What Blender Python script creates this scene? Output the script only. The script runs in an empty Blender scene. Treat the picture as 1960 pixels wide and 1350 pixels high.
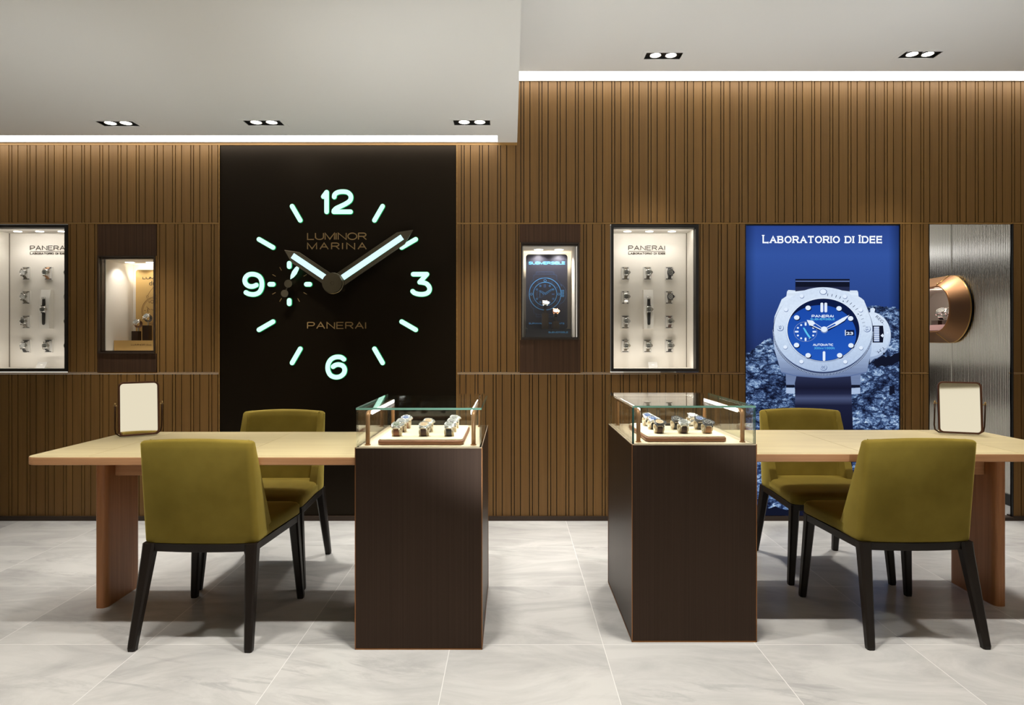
import bpy, bmesh, math, random
from mathutils import Vector, Matrix

random.seed(7)
SC = bpy.context.scene
COL = SC.collection
F = 1230.0                      # focal length in photo pixels
CX, HY, HC = 979.0, 650.0, 1.2  # vanishing point, camera height
YW = 4.26                       # wall plane
PI = math.pi

# ------------------------------------------------------------------ camera
cam_d = bpy.data.cameras.new('camera')
cam_d.sensor_width = 36.0
cam_d.lens = 36.0 * F / 1960.0
cam_d.shift_x = (980.0 - CX) / 1960.0
cam_d.shift_y = -(675.0 - HY) / 1960.0
cam_d.clip_start = 0.05
cam = bpy.data.objects.new('camera', cam_d)
cam.location = (0, 0, HC)
cam.rotation_euler = (PI / 2, 0, 0)
COL.objects.link(cam)
SC.camera = cam

# ------------------------------------------------------------------ world, exposure
SC.view_settings.view_transform = 'Standard'
SC.view_settings.look = 'None'
SC.view_settings.exposure = 0.0
SC.view_settings.gamma = 1.0
SC.view_settings.use_curve_mapping = False
wd = bpy.data.worlds.new('world')
SC.world = wd
wd.use_nodes = True
wd.node_tree.nodes['Background'].inputs[0].default_value = (1.0, 0.95, 0.84, 1)
wd.node_tree.nodes['Background'].inputs[1].default_value = 0.85
SC.cycles.use_denoising = True
SC.cycles.max_bounces = 8
SC.cycles.diffuse_bounces = 4
SC.cycles.glossy_bounces = 4
SC.cycles.transparent_max_bounces = 24
SC.cycles.caustics_reflective = False
SC.cycles.caustics_refractive = False
SC.cycles.sample_clamp_indirect = 4.0

# lamp strengths
SPOT_WALL = 90.0     # downlights along the wall, per lamp
SPOT_TABLE = 50.0    # downlights over the tables, per lamp
SPOT_FRONT = 22.0    # downlights over the aisle in front
COVE = 6.5           # cove strips
NICHE = 1.15          # vitrine spots
LED = 12.0            # LED bars in the glass cases
WARM = (1.0, 0.955, 0.89)
CEILING_FILL = 122.0       # added floor lamps, out of view, that brighten the ceiling

# ------------------------------------------------------------------ materials
MATS = {}
def new_mat(name):
    m = bpy.data.materials.new(name)
    m.use_nodes = True
    MATS[name] = m
    nt = m.node_tree
    return m, nt, nt.nodes, nt.links, nt.nodes['Principled BSDF']

def pmat(name, col, rough=0.5, metal=0.0, spec=0.5, coat=0.0, sheen=0.0, sheen_tint=None):
    m, nt, n, l, b = new_mat(name)
    b.inputs['Base Color'].default_value = (*col, 1)
    b.inputs['Roughness'].default_value = rough
    b.inputs['Metallic'].default_value = metal
    b.inputs['Specular IOR Level'].default_value = spec
    b.inputs['Coat Weight'].default_value = coat
    if sheen:
        b.inputs['Sheen Weight'].default_value = sheen
        b.inputs['Sheen Roughness'].default_value = 0.4
        b.inputs['Sheen Tint'].default_value = (*(sheen_tint or col), 1)
    return m

def emat(name, col, s):
    m = bpy.data.materials.new(name)
    m.use_nodes = True
    nt = m.node_tree
    nt.nodes.clear()
    e = nt.nodes.new('ShaderNodeEmission')
    o = nt.nodes.new('ShaderNodeOutputMaterial')
    e.inputs[0].default_value = (*col, 1)
    e.inputs[1].default_value = s
    nt.links.new(e.outputs[0], o.inputs[0])
    MATS[name] = m
    return m

def srgb(r, g, b):
    f = lambda c: (c / 12.92 if c <= 0.04045 else ((c + 0.055) / 1.055) ** 2.4)
    return (f(r / 255), f(g / 255), f(b / 255))

def ramp(n, stops):
    r = n.new('ShaderNodeValToRGB')
    e = r.color_ramp.elements
    e[0].position, e[0].color = stops[0][0], (*stops[0][1], 1)
    e[1].position, e[1].color = stops[-1][0], (*stops[-1][1], 1)
    for p, c in stops[1:-1]:
        x = e.new(p)
        x.color = (*c, 1)
    return r

def coords(n, l, scale=(1, 1, 1), kind='Object', rot=(0, 0, 0)):
    t = n.new('ShaderNodeTexCoord')
    mp = n.new('ShaderNodeMapping')
    mp.inputs['Scale'].default_value = scale
    mp.inputs['Rotation'].default_value = rot
    l.new(t.outputs[kind], mp.inputs[0])
    return mp

def wood(name, c_dark, c_light, grain=(60, 60, 2.0), rough=0.45, island=0.25, spec=0.35, contrast=(0.3, 0.75)):
    """wood with grain running along the axis with the smallest scale; every loose board gets its own shade"""
    m, nt, n, l, b = new_mat(name)
    mp = coords(n, l, grain)
    geo = n.new('ShaderNodeNewGeometry')
    add = n.new('ShaderNodeVectorMath')
    add.operation = 'ADD'
    sc = n.new('ShaderNodeVectorMath')
    sc.operation = 'SCALE'
    sc.inputs[0].default_value = (37.0, 11.0, 23.0)
    l.new(geo.outputs['Random Per Island'], sc.inputs['Scale'])
    l.new(mp.outputs[0], add.inputs[0])
    l.new(sc.outputs[0], add.inputs[1])
    no = n.new('ShaderNodeTexNoise')
    no.inputs['Scale'].default_value = 1.0
    no.inputs['Detail'].default_value = 5.0
    no.inputs['Roughness'].default_value = 0.6
    no.inputs['Distortion'].default_value = 0.6
    l.new(add.outputs[0], no.inputs['Vector'])
    r = ramp(n, [(contrast[0], c_dark), (contrast[1], c_light)])
    l.new(no.outputs[0], r.inputs[0])
    hsv = n.new('ShaderNodeHueSaturation')
    mr = n.new('ShaderNodeMapRange')
    mr.inputs[3].default_value = 1.0 - island
    mr.inputs[4].default_value = 1.0 + island
    l.new(geo.outputs['Random Per Island'], mr.inputs[0])
    l.new(mr.outputs[0], hsv.inputs['Value'])
    l.new(r.outputs[0], hsv.inputs['Color'])
    l.new(hsv.outputs[0], b.inputs['Base Color'])
    b.inputs['Roughness'].default_value = rough
    b.inputs['Specular IOR Level'].default_value = spec
    bp = n.new('ShaderNodeBump')
    bp.inputs['Strength'].default_value = 0.06
    bp.inputs['Distance'].default_value = 0.002
    l.new(no.outputs[0], bp.inputs['Height'])
    l.new(bp.outputs[0], b.inputs['Normal'])
    return m

def brushed(name, c1, c2, scale=(90, 90, 1.2), rough=(0.28, 0.48), metal=0.85, bump=0.05):
    m, nt, n, l, b = new_mat(name)
    mp = coords(n, l, scale)
    no = n.new('ShaderNodeTexNoise')
    no.inputs['Scale'].default_value = 1.0
    no.inputs['Detail'].default_value = 6.0
    no.inputs['Roughness'].default_value = 0.65
    l.new(mp.outputs[0], no.inputs['Vector'])
    r = ramp(n, [(0.3, c1), (0.7, c2)])
    l.new(no.outputs[0], r.inputs[0])
    l.new(r.outputs[0], b.inputs['Base Color'])
    mr = n.new('ShaderNodeMapRange')
    mr.inputs[3].default_value, mr.inputs[4].default_value = rough
    l.new(no.outputs[0], mr.inputs[0])
    l.new(mr.outputs[0], b.inputs['Roughness'])
    b.inputs['Metallic'].default_value = metal
    bp = n.new('ShaderNodeBump')
    bp.inputs['Strength'].default_value = bump
    bp.inputs['Distance'].default_value = 0.001
    l.new(no.outputs[0], bp.inputs['Height'])
    l.new(bp.outputs[0], b.inputs['Normal'])
    return m

def glass(name, tint=(0.97, 0.99, 0.98), refl=1.0):
    """thin architectural glass: straight-through pane with Fresnel reflection"""
    m = bpy.data.materials.new(name)
    m.use_nodes = True
    nt = m.node_tree
    nt.nodes.clear()
    n, l = nt.nodes, nt.links
    t = n.new('ShaderNodeBsdfTransparent')
    t.inputs[0].default_value = (*tint, 1)
    g = n.new('ShaderNodeBsdfGlossy')
    g.inputs['Roughness'].default_value = 0.0
    g.inputs[0].default_value = (refl, refl, refl, 1)
    fr = n.new('ShaderNodeFresnel')
    ge = n.new('ShaderNodeNewGeometry')      # same reflection on both faces of the pane
    io = n.new('ShaderNodeMapRange')
    io.inputs[3].default_value, io.inputs[4].default_value = 1.45, 1 / 1.45
    l.new(ge.outputs['Backfacing'], io.inputs[0])
    l.new(io.outputs[0], fr.inputs[0])
    mx = n.new('ShaderNodeMixShader')
    o = n.new('ShaderNodeOutputMaterial')
    l.new(fr.outputs[0], mx.inputs[0])
    l.new(t.outputs[0], mx.inputs[1])
    l.new(g.outputs[0], mx.inputs[2])
    l.new(mx.outputs[0], o.inputs[0])
    MATS[name] = m
    return m

def marble(name):
    m, nt, n, l, b = new_mat(name)
    br = n.new('ShaderNodeTexBrick')
    br.offset = 0.0
    br.squash = 1.0
    br.inputs['Scale'].default_value = 1.0
    br.inputs['Brick Width'].default_value = 0.6
    br.inputs['Row Height'].default_value = 0.6
    br.inputs['Mortar Size'].default_value = 0.0014
    br.inputs['Mortar Smooth'].default_value = 0.2
    br.inputs['Color1'].default_value = (0, 0, 0, 1)
    br.inputs['Color2'].default_value = (1, 1, 1, 1)
    br.inputs['Mortar'].default_value = (0.5, 0.5, 0.5, 1)
    t = n.new('ShaderNodeTexCoord')
    mp = n.new('ShaderNodeMapping')
    mp.inputs['Location'].default_value = (-0.36, -0.126, 0)
    l.new(t.outputs['Object'], mp.inputs[0])
    l.new(mp.outputs[0], br.inputs[0])
    # tile-dependent shift of the vein pattern
    sep = n.new('ShaderNodeVectorMath')
    sep.operation = 'SCALE'
    sep.inputs['Scale'].default_value = 9.0
    l.new(br.outputs['Color'], sep.inputs[0])
    mp2 = n.new('ShaderNodeMapping')
    mp2.inputs['Rotation'].default_value = (0, 0, 0.62)
    mp2.inputs['Scale'].default_value = (1.0, 2.4, 1.0)
    l.new(t.outputs['Object'], mp2.inputs[0])
    add = n.new('ShaderNodeVectorMath')
    l.new(mp2.outputs[0], add.inputs[0])
    l.new(sep.outputs[0], add.inputs[1])
    n1 = n.new('ShaderNodeTexNoise')
    n1.inputs['Scale'].default_value = 1.6
    n1.inputs['Detail'].default_value = 8
    n1.inputs['Roughness'].default_value = 0.62
    n1.inputs['Distortion'].default_value = 1.1
    l.new(add.outputs[0], n1.inputs['Vector'])
    cloud = ramp(n, [(0.34, (0.43, 0.424, 0.412)), (0.60, (0.575, 0.567, 0.547))])
    l.new(n1.outputs[0], cloud.inputs[0])
    n2 = n.new('ShaderNodeTexNoise')
    n2.inputs['Scale'].default_value = 2.3
    n2.inputs['Detail'].default_value = 9
    n2.inputs['Roughness'].default_value = 0.7
    n2.inputs['Distortion'].default_value = 0.5
    mp3 = n.new('ShaderNodeMapping')
    mp3.inputs['Scale'].default_value = (0.9, 2.6, 1.0)
    l.new(add.outputs[0], mp3.inputs[0])
    l.new(mp3.outputs[0], n2.inputs['Vector'])
    vein = ramp(n, [(0.53, (0, 0, 0)), (0.60, (0.55, 0.55, 0.55)), (0.70, (1, 1, 1))])
    l.new(n2.outputs[0], vein.inputs[0])
    n3 = n.new('ShaderNodeTexNoise')
    n3.inputs['Scale'].default_value = 1.1
    n3.inputs['Detail'].default_value = 3
    l.new(add.outputs[0], n3.inputs['Vector'])
    gate = ramp(n, [(0.45, (0, 0, 0)), (0.65, (0.75, 0.75, 0.75))])
    l.new(n3.outputs[0], gate.inputs[0])
    mul = n.new('ShaderNodeMath')
    mul.operation = 'MULTIPLY'
    l.new(vein.outputs[0], mul.inputs[0])
    l.new(gate.outputs[0], mul.inputs[1])
    mx = n.new('ShaderNodeMix')
    mx.data_type = 'RGBA'
    l.new(mul.outputs[0], mx.inputs[0])
    l.new(cloud.outputs[0], mx.inputs[6])
    mx.inputs[7].default_value = (0.33, 0.325, 0.32, 1)
    mx2 = n.new('ShaderNodeMix')
    mx2.data_type = 'RGBA'
    l.new(br.outputs['Fac'], mx2.inputs[0])
    l.new(mx.outputs[2], mx2.inputs[6])
    mx2.inputs[7].default_value = (0.76, 0.75, 0.72, 1)
    l.new(mx2.outputs[2], b.inputs['Base Color'])
    b.inputs['Roughness'].default_value = 0.22
    b.inputs['Specular IOR Level'].default_value = 0.35
    return m

marble('marble')
wood('wall_oak', srgb(101, 71, 31), srgb(114, 83, 40), (70, 70, 1.3), 0.5, 0.07)
wood('trim_oak', srgb(120, 88, 42), srgb(150, 112, 58), (2, 40, 40), 0.5, 0.1)
wood('table_oak', srgb(188, 171, 130), srgb(204, 189, 146), (1.6, 34, 34), 0.42, 0.05)
wood('table_edge_oak', srgb(172, 122, 82), srgb(196, 148, 106), (1.6, 60, 60), 0.45, 0.04)
wood('table_leg_oak', srgb(150, 98, 58), srgb(178, 122, 78), (50, 50, 1.4), 0.45, 0.05)
pmat('wall_gap', srgb(30, 20, 8), 0.9)
pmat('plaster', srgb(226, 224, 219), 0.9, spec=0.2)
pmat('plaster_warm', srgb(226, 216, 192), 0.9, spec=0.2)
pmat('niche_white', srgb(222, 216, 206), 0.85, spec=0.2)
pmat('niche_seam', srgb(120, 112, 102), 0.8)
brushed('bronze', srgb(55, 42, 34), srgb(66, 51, 41), (170, 170, 0.8), (0.36, 0.46), 0.8, 0.03)
brushed('bronze_panel', srgb(66, 48, 36), srgb(90, 66, 50), (120, 120, 1.2), (0.4, 0.55), 0.7)
pmat('bronze_edge', srgb(150, 104, 66), 0.35, 0.9)
pmat('bronze_tube', srgb(150, 110, 72), 0.42, 0.3)
pmat('frame_dark', srgb(52, 38, 27), 0.5, 0.3)
pmat('frame_black', srgb(20, 17, 15), 0.45, 0.3)
pmat('mirror_frame', srgb(92, 60, 42), 0.42, 0.7)
pmat('mirror_rod', srgb(62, 40, 26), 0.4, 0.7)
pmat('mirror_glass', (0.93, 0.88, 0.74), 0.03, 1.0)
pmat('brass', srgb(190, 160, 110), 0.3, 0.9)
pmat('copper_cone', srgb(140, 102, 70), 0.44, 0.9)
pmat('gold_rim', srgb(214, 170, 100), 0.28, 1.0)
pmat('pink_shelf', srgb(206, 160, 156), 0.6)
pmat('deck_beige', srgb(214, 196, 164), 0.6)
pmat('leather_beige', srgb(222, 206, 176), 0.65)
pmat('tray_bronze', srgb(132, 88, 62), 0.45, 0.25)
pmat('leg_black', srgb(27, 20, 15), 0.42, spec=0.28)
pmat('black_box', srgb(18, 16, 12), 0.5)
pmat('reflector', srgb(120, 118, 110), 0.3, 0.8)
pmat('clock_panel', srgb(11, 7, 3), 0.38, 0.0, 0.22)
MATS['clock_panel'].node_tree.nodes['Principled BSDF'].inputs['Specular Tint'].default_value = (1.0, 0.78, 0.58, 1)
pmat('clock_gold', srgb(150, 122, 78), 0.5, 0.3)
pmat('hand_bronze', srgb(92, 84, 68), 0.38, 0.6)
pmat('hub_steel', srgb(140, 132, 112), 0.25, 0.95)
pmat('steel', (0.72, 0.71, 0.69), 0.22, 1.0)
pmat('steel_dark', (0.10, 0.10, 0.105), 0.32, 0.9)
pmat('rose_gold', srgb(214, 150, 110), 0.25, 1.0)
pmat('fluted_steel', (0.66, 0.65, 0.62), 0.17, 1.0)
pmat('dial_black', (0.012, 0.012, 0.013), 0.35)
pmat('dial_white', (0.75, 0.74, 0.70), 0.4)
pmat('dial_grey', (0.14, 0.14, 0.14), 0.35)
pmat('dial_blue', (0.02, 0.06, 0.2), 0.35)
pmat('dial_tan', (0.42, 0.28, 0.14), 0.4)
pmat('dial_green', (0.05, 0.07, 0.04), 0.4)
pmat('lume', (0.75, 0.74, 0.64), 0.5)
pmat('strap_black', (0.018, 0.017, 0.017), 0.55)
pmat('strap_brown', srgb(120, 72, 44), 0.55)
pmat('strap_dark_brown', srgb(66, 40, 28), 0.55)
pmat('strap_tan', srgb(170, 124, 86), 0.6)
pmat('strap_grey', srgb(120, 112, 100), 0.6)
pmat('strap_olive', srgb(88, 80, 66), 0.6)
pmat('plaque_white', srgb(226, 222, 214), 0.5)
pmat('plaque_slot', srgb(36, 32, 28), 0.7)
pmat('plaque_edge', srgb(110, 100, 88), 0.5)
pmat('letter_grey', srgb(84, 76, 68), 0.5, 0.2)
pmat('letter_black', srgb(30, 24, 18), 0.5)
pmat('card_gold', srgb(206, 168, 104), 0.42, 0.35)
pmat('card_line', srgb(120, 88, 50), 0.6)
pmat('card_navy', srgb(30, 30, 42), 0.45)
pmat('card_blue_ink', srgb(70, 140, 200), 0.5)
pmat('card_blue_dim', srgb(48, 78, 120), 0.5)
pmat('base_navy', srgb(22, 24, 34), 0.5)
pmat('block_brown', srgb(58, 38, 26), 0.4, 0.3)
pmat('block_dark', srgb(56, 44, 32), 0.5)
def edge_mat(name, col):
    # cut edge of a pane: green from outside, clear when looked at from within the glass
    m, nt, n, l, b = new_mat(name)
    b.inputs['Base Color'].default_value = (*col, 1)
    b.inputs['Roughness'].default_value = 0.15
    t = n.new('ShaderNodeBsdfTransparent')
    ge = n.new('ShaderNodeNewGeometry')
    mx = n.new('ShaderNodeMixShader')
    l.new(ge.outputs['Backfacing'], mx.inputs[0])
    l.new(b.outputs[0], mx.inputs[1])
    l.new(t.outputs[0], mx.inputs[2])
    l.new(mx.outputs[0], n['Material Output'].inputs[0])
edge_mat('glass_edge', srgb(108, 150, 132))
edge_mat('glass_edge_dark', srgb(40, 92, 88))
pmat('led_housing', srgb(200, 196, 186), 0.5)
pmat('card_grey', srgb(170, 166, 160), 0.5)
pmat('skirting_black', srgb(24, 22, 20), 0.5)
glass('glass')
glass('glass_pane', (0.985, 0.985, 0.98), 0.2)
emat('cove', (1.0, 0.985, 0.955), COVE)
emat('lamp_disc', (1.0, 0.95, 0.86), 14.0)
emat('niche_lamp', (1.0, 0.97, 0.9), 7.0)
emat('added_strip_glow', (1.0, 0.98, 0.95), 1.6)
emat('lens', (1.0, 0.97, 0.92), 2.0)  # glowing face of the added ceiling fill lamps
emat('led', (1.0, 0.96, 0.9), LED)
emat('numeral_face', srgb(205, 255, 234), 1.25)
emat('numeral_side', (0.10, 0.85, 0.38), 1.1)
emat('numeral_glow', (0.03, 0.42, 0.14), 0.6)
emat('hand_face', srgb(214, 246, 255), 1.15)
emat('hand_side', (0.08, 0.75, 0.40), 0.9)

# velvet
def velvet():
    m, nt, n, l, b = new_mat('velvet')
    mp = coords(n, l, (5, 5, 5))
    no = n.new('ShaderNodeTexNoise')
    no.inputs['Scale'].default_value = 1.3
    no.inputs['Detail'].default_value = 4
    l.new(mp.outputs[0], no.inputs['Vector'])
    r = ramp(n, [(0.3, srgb(114, 97, 33)), (0.7, srgb(130, 112, 44))])
    l.new(no.outputs[0], r.inputs[0])
    l.new(r.outputs[0], b.inputs['Base Color'])
    b.inputs['Roughness'].default_value = 0.8
    b.inputs['Specular IOR Level'].default_value = 0.15
    b.inputs['Sheen Weight'].default_value = 0.9
    b.inputs['Sheen Roughness'].default_value = 0.35
    b.inputs['Sheen Tint'].default_value = (*srgb(226, 206, 110), 1)
    return m
velvet()

# ------------------------------------------------------------------ geometry collector
class G:
    def __init__(self):
        self.v, self.f, self.m, self.sm = [], [], [], []

    def add(self, vs, fs, mi=0, smooth=False):
        o = len(self.v)
        self.v += [tuple(p) for p in vs]
        for f in fs:
            self.f.append([o + i for i in f])
            self.m.append(mi)
            self.sm.append(smooth)
        return self

    def box(self, x0, x1, y0, y1, z0, z1, mi=0):
        vs = [(x, y, z) for z in (z0, z1) for y in (y0, y1) for x in (x0, x1)]
        return self.add(vs, [(0, 2, 3, 1), (4, 5, 7, 6), (0, 1, 5, 4), (2, 6, 7, 3), (0, 4, 6, 2), (1, 3, 7, 5)], mi)

    def rings(self, rs, mi=0, cap=True, smooth=True, closed=True):
        n = len(rs[0])
        vs = [p for r in rs for p in r]
        fs = []
        for i in range(len(rs) - 1):
            for j in range(n if closed else n - 1):
                k = (j + 1) % n
                fs.append((i * n + j, i * n + k, (i + 1) * n + k, (i + 1) * n + j))
        self.add(vs, fs, mi, smooth)
        if cap:
            o = len(self.v) - len(vs)
            self.f.append([o + j for j in range(n)][::-1]); self.m.append(mi); self.sm.append(False)
            self.f.append([o + (len(rs) - 1) * n + j for j in range(n)]); self.m.append(mi); self.sm.append(False)
        return self

    def prism(self, poly, y0, y1, mi=0, side=None):
        """poly in (x, z), extruded from y0 (towards the camera) to y1"""
        n = len(poly)
        side = mi if side is None else side
        o = len(self.v)
        self.v += [(x, y0, z) for x, z in poly] + [(x, y1, z) for x, z in poly]
        self.f.append([o + i for i in range(n)]); self.m.append(mi); self.sm.append(False)
        self.f.append([o + n + i for i in range(n)][::-1]); self.m.append(side); self.sm.append(False)
        for i in range(n):
            j = (i + 1) % n
            self.f.append([o + i, o + n + i, o + n + j, o + j]); self.m.append(side); self.sm.append(False)
        return self

    def zprism(self, poly, z0, z1, mi=0):
        n = len(poly)
        return self.rings([[(x, y, z0) for x, y in poly], [(x, y, z1) for x, y in poly]], mi, True, False)

    def tube(self, pts, r, n=10, mi=0, cap=True, closed=False):
        pts = [Vector(p) for p in pts]
        rs = []
        up = None
        N = len(pts)
        for i, p in enumerate(pts):
            a = pts[(i - 1) % N] if (i > 0 or closed) else p
            b = pts[(i + 1) % N] if (i < N - 1 or closed) else p
            t = (b - a).normalized()
            if up is None:
                up = Vector((0, 0, 1)) if abs(t.z) < 0.9 else Vector((0, 1, 0))
            s = t.cross(up)
            if s.length < 1e-4:
                s = t.cross(Vector((1, 0, 0)))
            s.normalize()
            u = s.cross(t).normalized()
            up = u
            rr = r[i] if isinstance(r, (list, tuple)) else r
            rs.append([p + s * math.cos(2 * PI * k / n) * rr + u * math.sin(2 * PI * k / n) * rr for k in range(n)])
        if closed:
            rs.append(rs[0])
            cap = False
        return self.rings(rs, mi, cap)

    def lathe(self, prof, n=24, mi=0, axis='z', c=(0, 0, 0), smooth=False):
        """prof: list of (radius, height)"""
        rs = []
        for r, h in prof:
            ring = []
            for k in range(n):
                a = 2 * PI * k / n
                p = (r * math.cos(a), r * math.sin(a), h)
                if axis == 'y':
                    p = (p[0], -p[2], p[1])
                ring.append((p[0] + c[0], p[1] + c[1], p[2] + c[2]))
            rs.append(ring)
        return self.rings(rs, mi, True, smooth)

    def ribbon(self, pts, w, y0, y1, mi=0, side=None, capround=True, closed=False):
        """flat stroke of width w along 2-D points (x, z), extruded in y"""
        poly = stroke_poly(pts, w, capround, closed)
        side = mi if side is None else side
        if closed:
            a, b = poly
            n = len(a)
            for i in range(n):
                j = (i + 1) % n
                q = [a[i], a[j], b[j], b[i]]
                vs = [(x, y0, z) for x, z in q]
                self.add(vs, [(0, 1, 2, 3)], mi)
                for s, t in ((a[i], a[j]), (b[i], b[j])):
                    self.add([(s[0], y0, s[1]), (t[0], y0, t[1]), (t[0], y1, t[1]), (s[0], y1, s[1])], [(0, 1, 2, 3)], side)
            return self
        L, R, c0, c1 = poly
        n = len(L)
        for i in range(n - 1):
            q = [L[i], L[i + 1], R[i + 1], R[i]]
            self.add([(x, y0, z) for x, z in q], [(0, 1, 2, 3)], mi)
        for cp in (c0, c1):
            if len(cp) > 2:
                self.add([(x, y0, z) for x, z in cp], [tuple(range(len(cp)))], mi)
        if y1 != y0:
            out = L + c1[1:-1] + R[::-1] + c0[1:-1]
            m = len(out)
            for i in range(m):
                s, t = out[i], out[(i + 1) % m]
                self.add([(s[0], y0, s[1]), (t[0], y0, t[1]), (t[0], y1, t[1]), (s[0], y1, s[1])], [(0, 1, 2, 3)], side)
        return self

    def xform(self, M, start=0):
        for i in range(start, len(self.v)):
            self.v[i] = tuple(M @ Vector(self.v[i]))
        return self

    def mesh(self, name, mats):
        me = bpy.data.meshes.new(name)
        me.from_pydata(self.v, [], self.f)
        for m in mats:
            me.materials.append(MATS[m])
        me.polygons.foreach_set('material_index', self.m)
        me.polygons.foreach_set('use_smooth', self.sm)
        bm = bmesh.new()
        bm.from_mesh(me)
        bmesh.ops.recalc_face_normals(bm, faces=bm.faces)
        bm.to_mesh(me)
        bm.free()
        me.update()
        return me

def stroke_poly(pts, w, capround=True, closed=False):
    P = [Vector(p) for p in pts]
    n = len(P)
    L, R = [], []
    for i in range(n):
        a = P[i - 1] if (i > 0 or closed) else None
        b = P[(i + 1) % n] if (i < n - 1 or closed) else None
        t1 = (P[i] - a).normalized() if a is not None else None
        t2 = (b - P[i]).normalized() if b is not None else None
        t1 = t1 if t1 is not None else t2
        t2 = t2 if t2 is not None else t1
        n1, n2 = Vector((-t1.y, t1.x)), Vector((-t2.y, t2.x))
        nn = (n1 + n2)
        nn = nn.normalized() if nn.length > 1e-6 else n1
        k = 1.0 / max(0.6, nn.dot(n1))
        L.append(tuple(P[i] + nn * (w / 2 * k)))
        R.append(tuple(P[i] - nn * (w / 2 * k)))
    if closed:
        return L, R
    def cap(c, d, first, last):
        if not capround:
            return [first, last]
        a0 = math.atan2(first[1] - c.y, first[0] - c.x)
        pts = []
        for k in range(9):
            a = a0 - PI * k / 8
            pts.append((c.x + w / 2 * math.cos(a), c.y + w / 2 * math.sin(a)))
        return pts
    c1 = cap(P[-1], None, L[-1], R[-1])
    c0 = cap(P[0], None, R[0], L[0])
    return L, R, c0, c1

def smooth_pts(pts, k=6):
    out = []
    n = len(pts)
    for i in range(n - 1):
        p0, p1, p2, p3 = pts[max(i - 1, 0)], pts[i], pts[i + 1], pts[min(i + 2, n - 1)]
        for j in range(k):
            t = j / k
            q = []
            for d in (0, 1):
                q.append(0.5 * (2 * p1[d] + (p2[d] - p0[d]) * t + (2 * p0[d] - 5 * p1[d] + 4 * p2[d] - p3[d]) * t * t + (3 * p1[d] - p0[d] - 3 * p2[d] + p3[d]) * t ** 3))
            out.append(tuple(q))
    out.append(pts[-1])
    return out

def arc(cx, cy, rx, ry, a0, a1, n=14):
    return [(cx + rx * math.cos(math.radians(a0 + (a1 - a0) * i / n)), cy + ry * math.sin(math.radians(a0 + (a1 - a0) * i / n))) for i in range(n + 1)]

def rrect(x0, x1, z0, z1, r, n=6):
    pts = []
    for cx, cz, a in ((x1 - r, z1 - r, 0), (x0 + r, z1 - r, 90), (x0 + r, z0 + r, 180), (x1 - r, z0 + r, 270)):
        pts += arc(cx, cz, r, r, a, a + 90, n)
    return pts

# ------------------------------------------------------------------ objects
ORG = {}
def thing(name, label, cat, loc=(0, 0, 0), group=None, rz=0.0):
    o = bpy.data.objects.new(name, None)
    o.empty_display_size = 0.1
    COL.objects.link(o)
    o.location = loc
    o.rotation_euler = (0, 0, rz)
    o['label'] = label
    o['category'] = cat
    if group:
        o['group'] = group
    ORG[o.name] = Vector(loc)
    return o

def link(name, me, parent=None, bevel=0.0, seg=2, label=None, angle=40):
    o = bpy.data.objects.new(name, me)
    COL.objects.link(o)
    if parent is not None:
        o.parent = parent
        ORG[o.name] = ORG.get(parent.name, Vector())
    if bevel:
        b = o.modifiers.new('bevel', 'BEVEL')
        b.width = bevel
        b.segments = seg
        b.limit_method = 'ANGLE'
        b.angle_limit = math.radians(angle)
    if label:
        o['label'] = label
    return o

def part(name, g, mats, parent, bevel=0.0, seg=2, world=True, label=None, angle=40):
    """one mesh; with world=True the collector holds world coordinates"""
    if isinstance(mats, str):
        mats = [mats]
    if world and parent is not None:
        d = ORG[parent.name]
        g.v = [(x - d.x, y - d.y, z - d.z) for x, y, z in g.v]
    return link(name, g.mesh(name, mats), parent, bevel, seg, label, angle)

def single(name, g, mats, label, cat, group=None, bevel=0.0, seg=2):
    """a thing that is one mesh; its origin is put at its base"""
    if isinstance(mats, str):
        mats = [mats]
    xs, ys, zs = zip(*g.v)
    c = Vector(((min(xs) + max(xs)) / 2, (min(ys) + max(ys)) / 2, min(zs)))
    g.v = [(x - c.x, y - c.y, z - c.z) for x, y, z in g.v]
    o = link(name, g.mesh(name, mats), None, bevel, seg)
    o.location = c
    ORG[o.name] = c
    o['label'] = label
    o['category'] = cat
    if group:
        o['group'] = group
    return o

def struct(name, g, mats, bevel=0.0):
    if isinstance(mats, str):
        mats = [mats]
    o = link(name, g.mesh(name, mats), None, bevel)
    o['kind'] = 'structure'
    ORG[o.name] = Vector()
    return o

def WX(px, y=YW):
    return (px - CX) * y / F
def WZ(py, y=YW):
    return HC - (py - HY) * y / F
def W(px, py, y=YW):
    return (WX(px, y), WZ(py, y))

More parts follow.
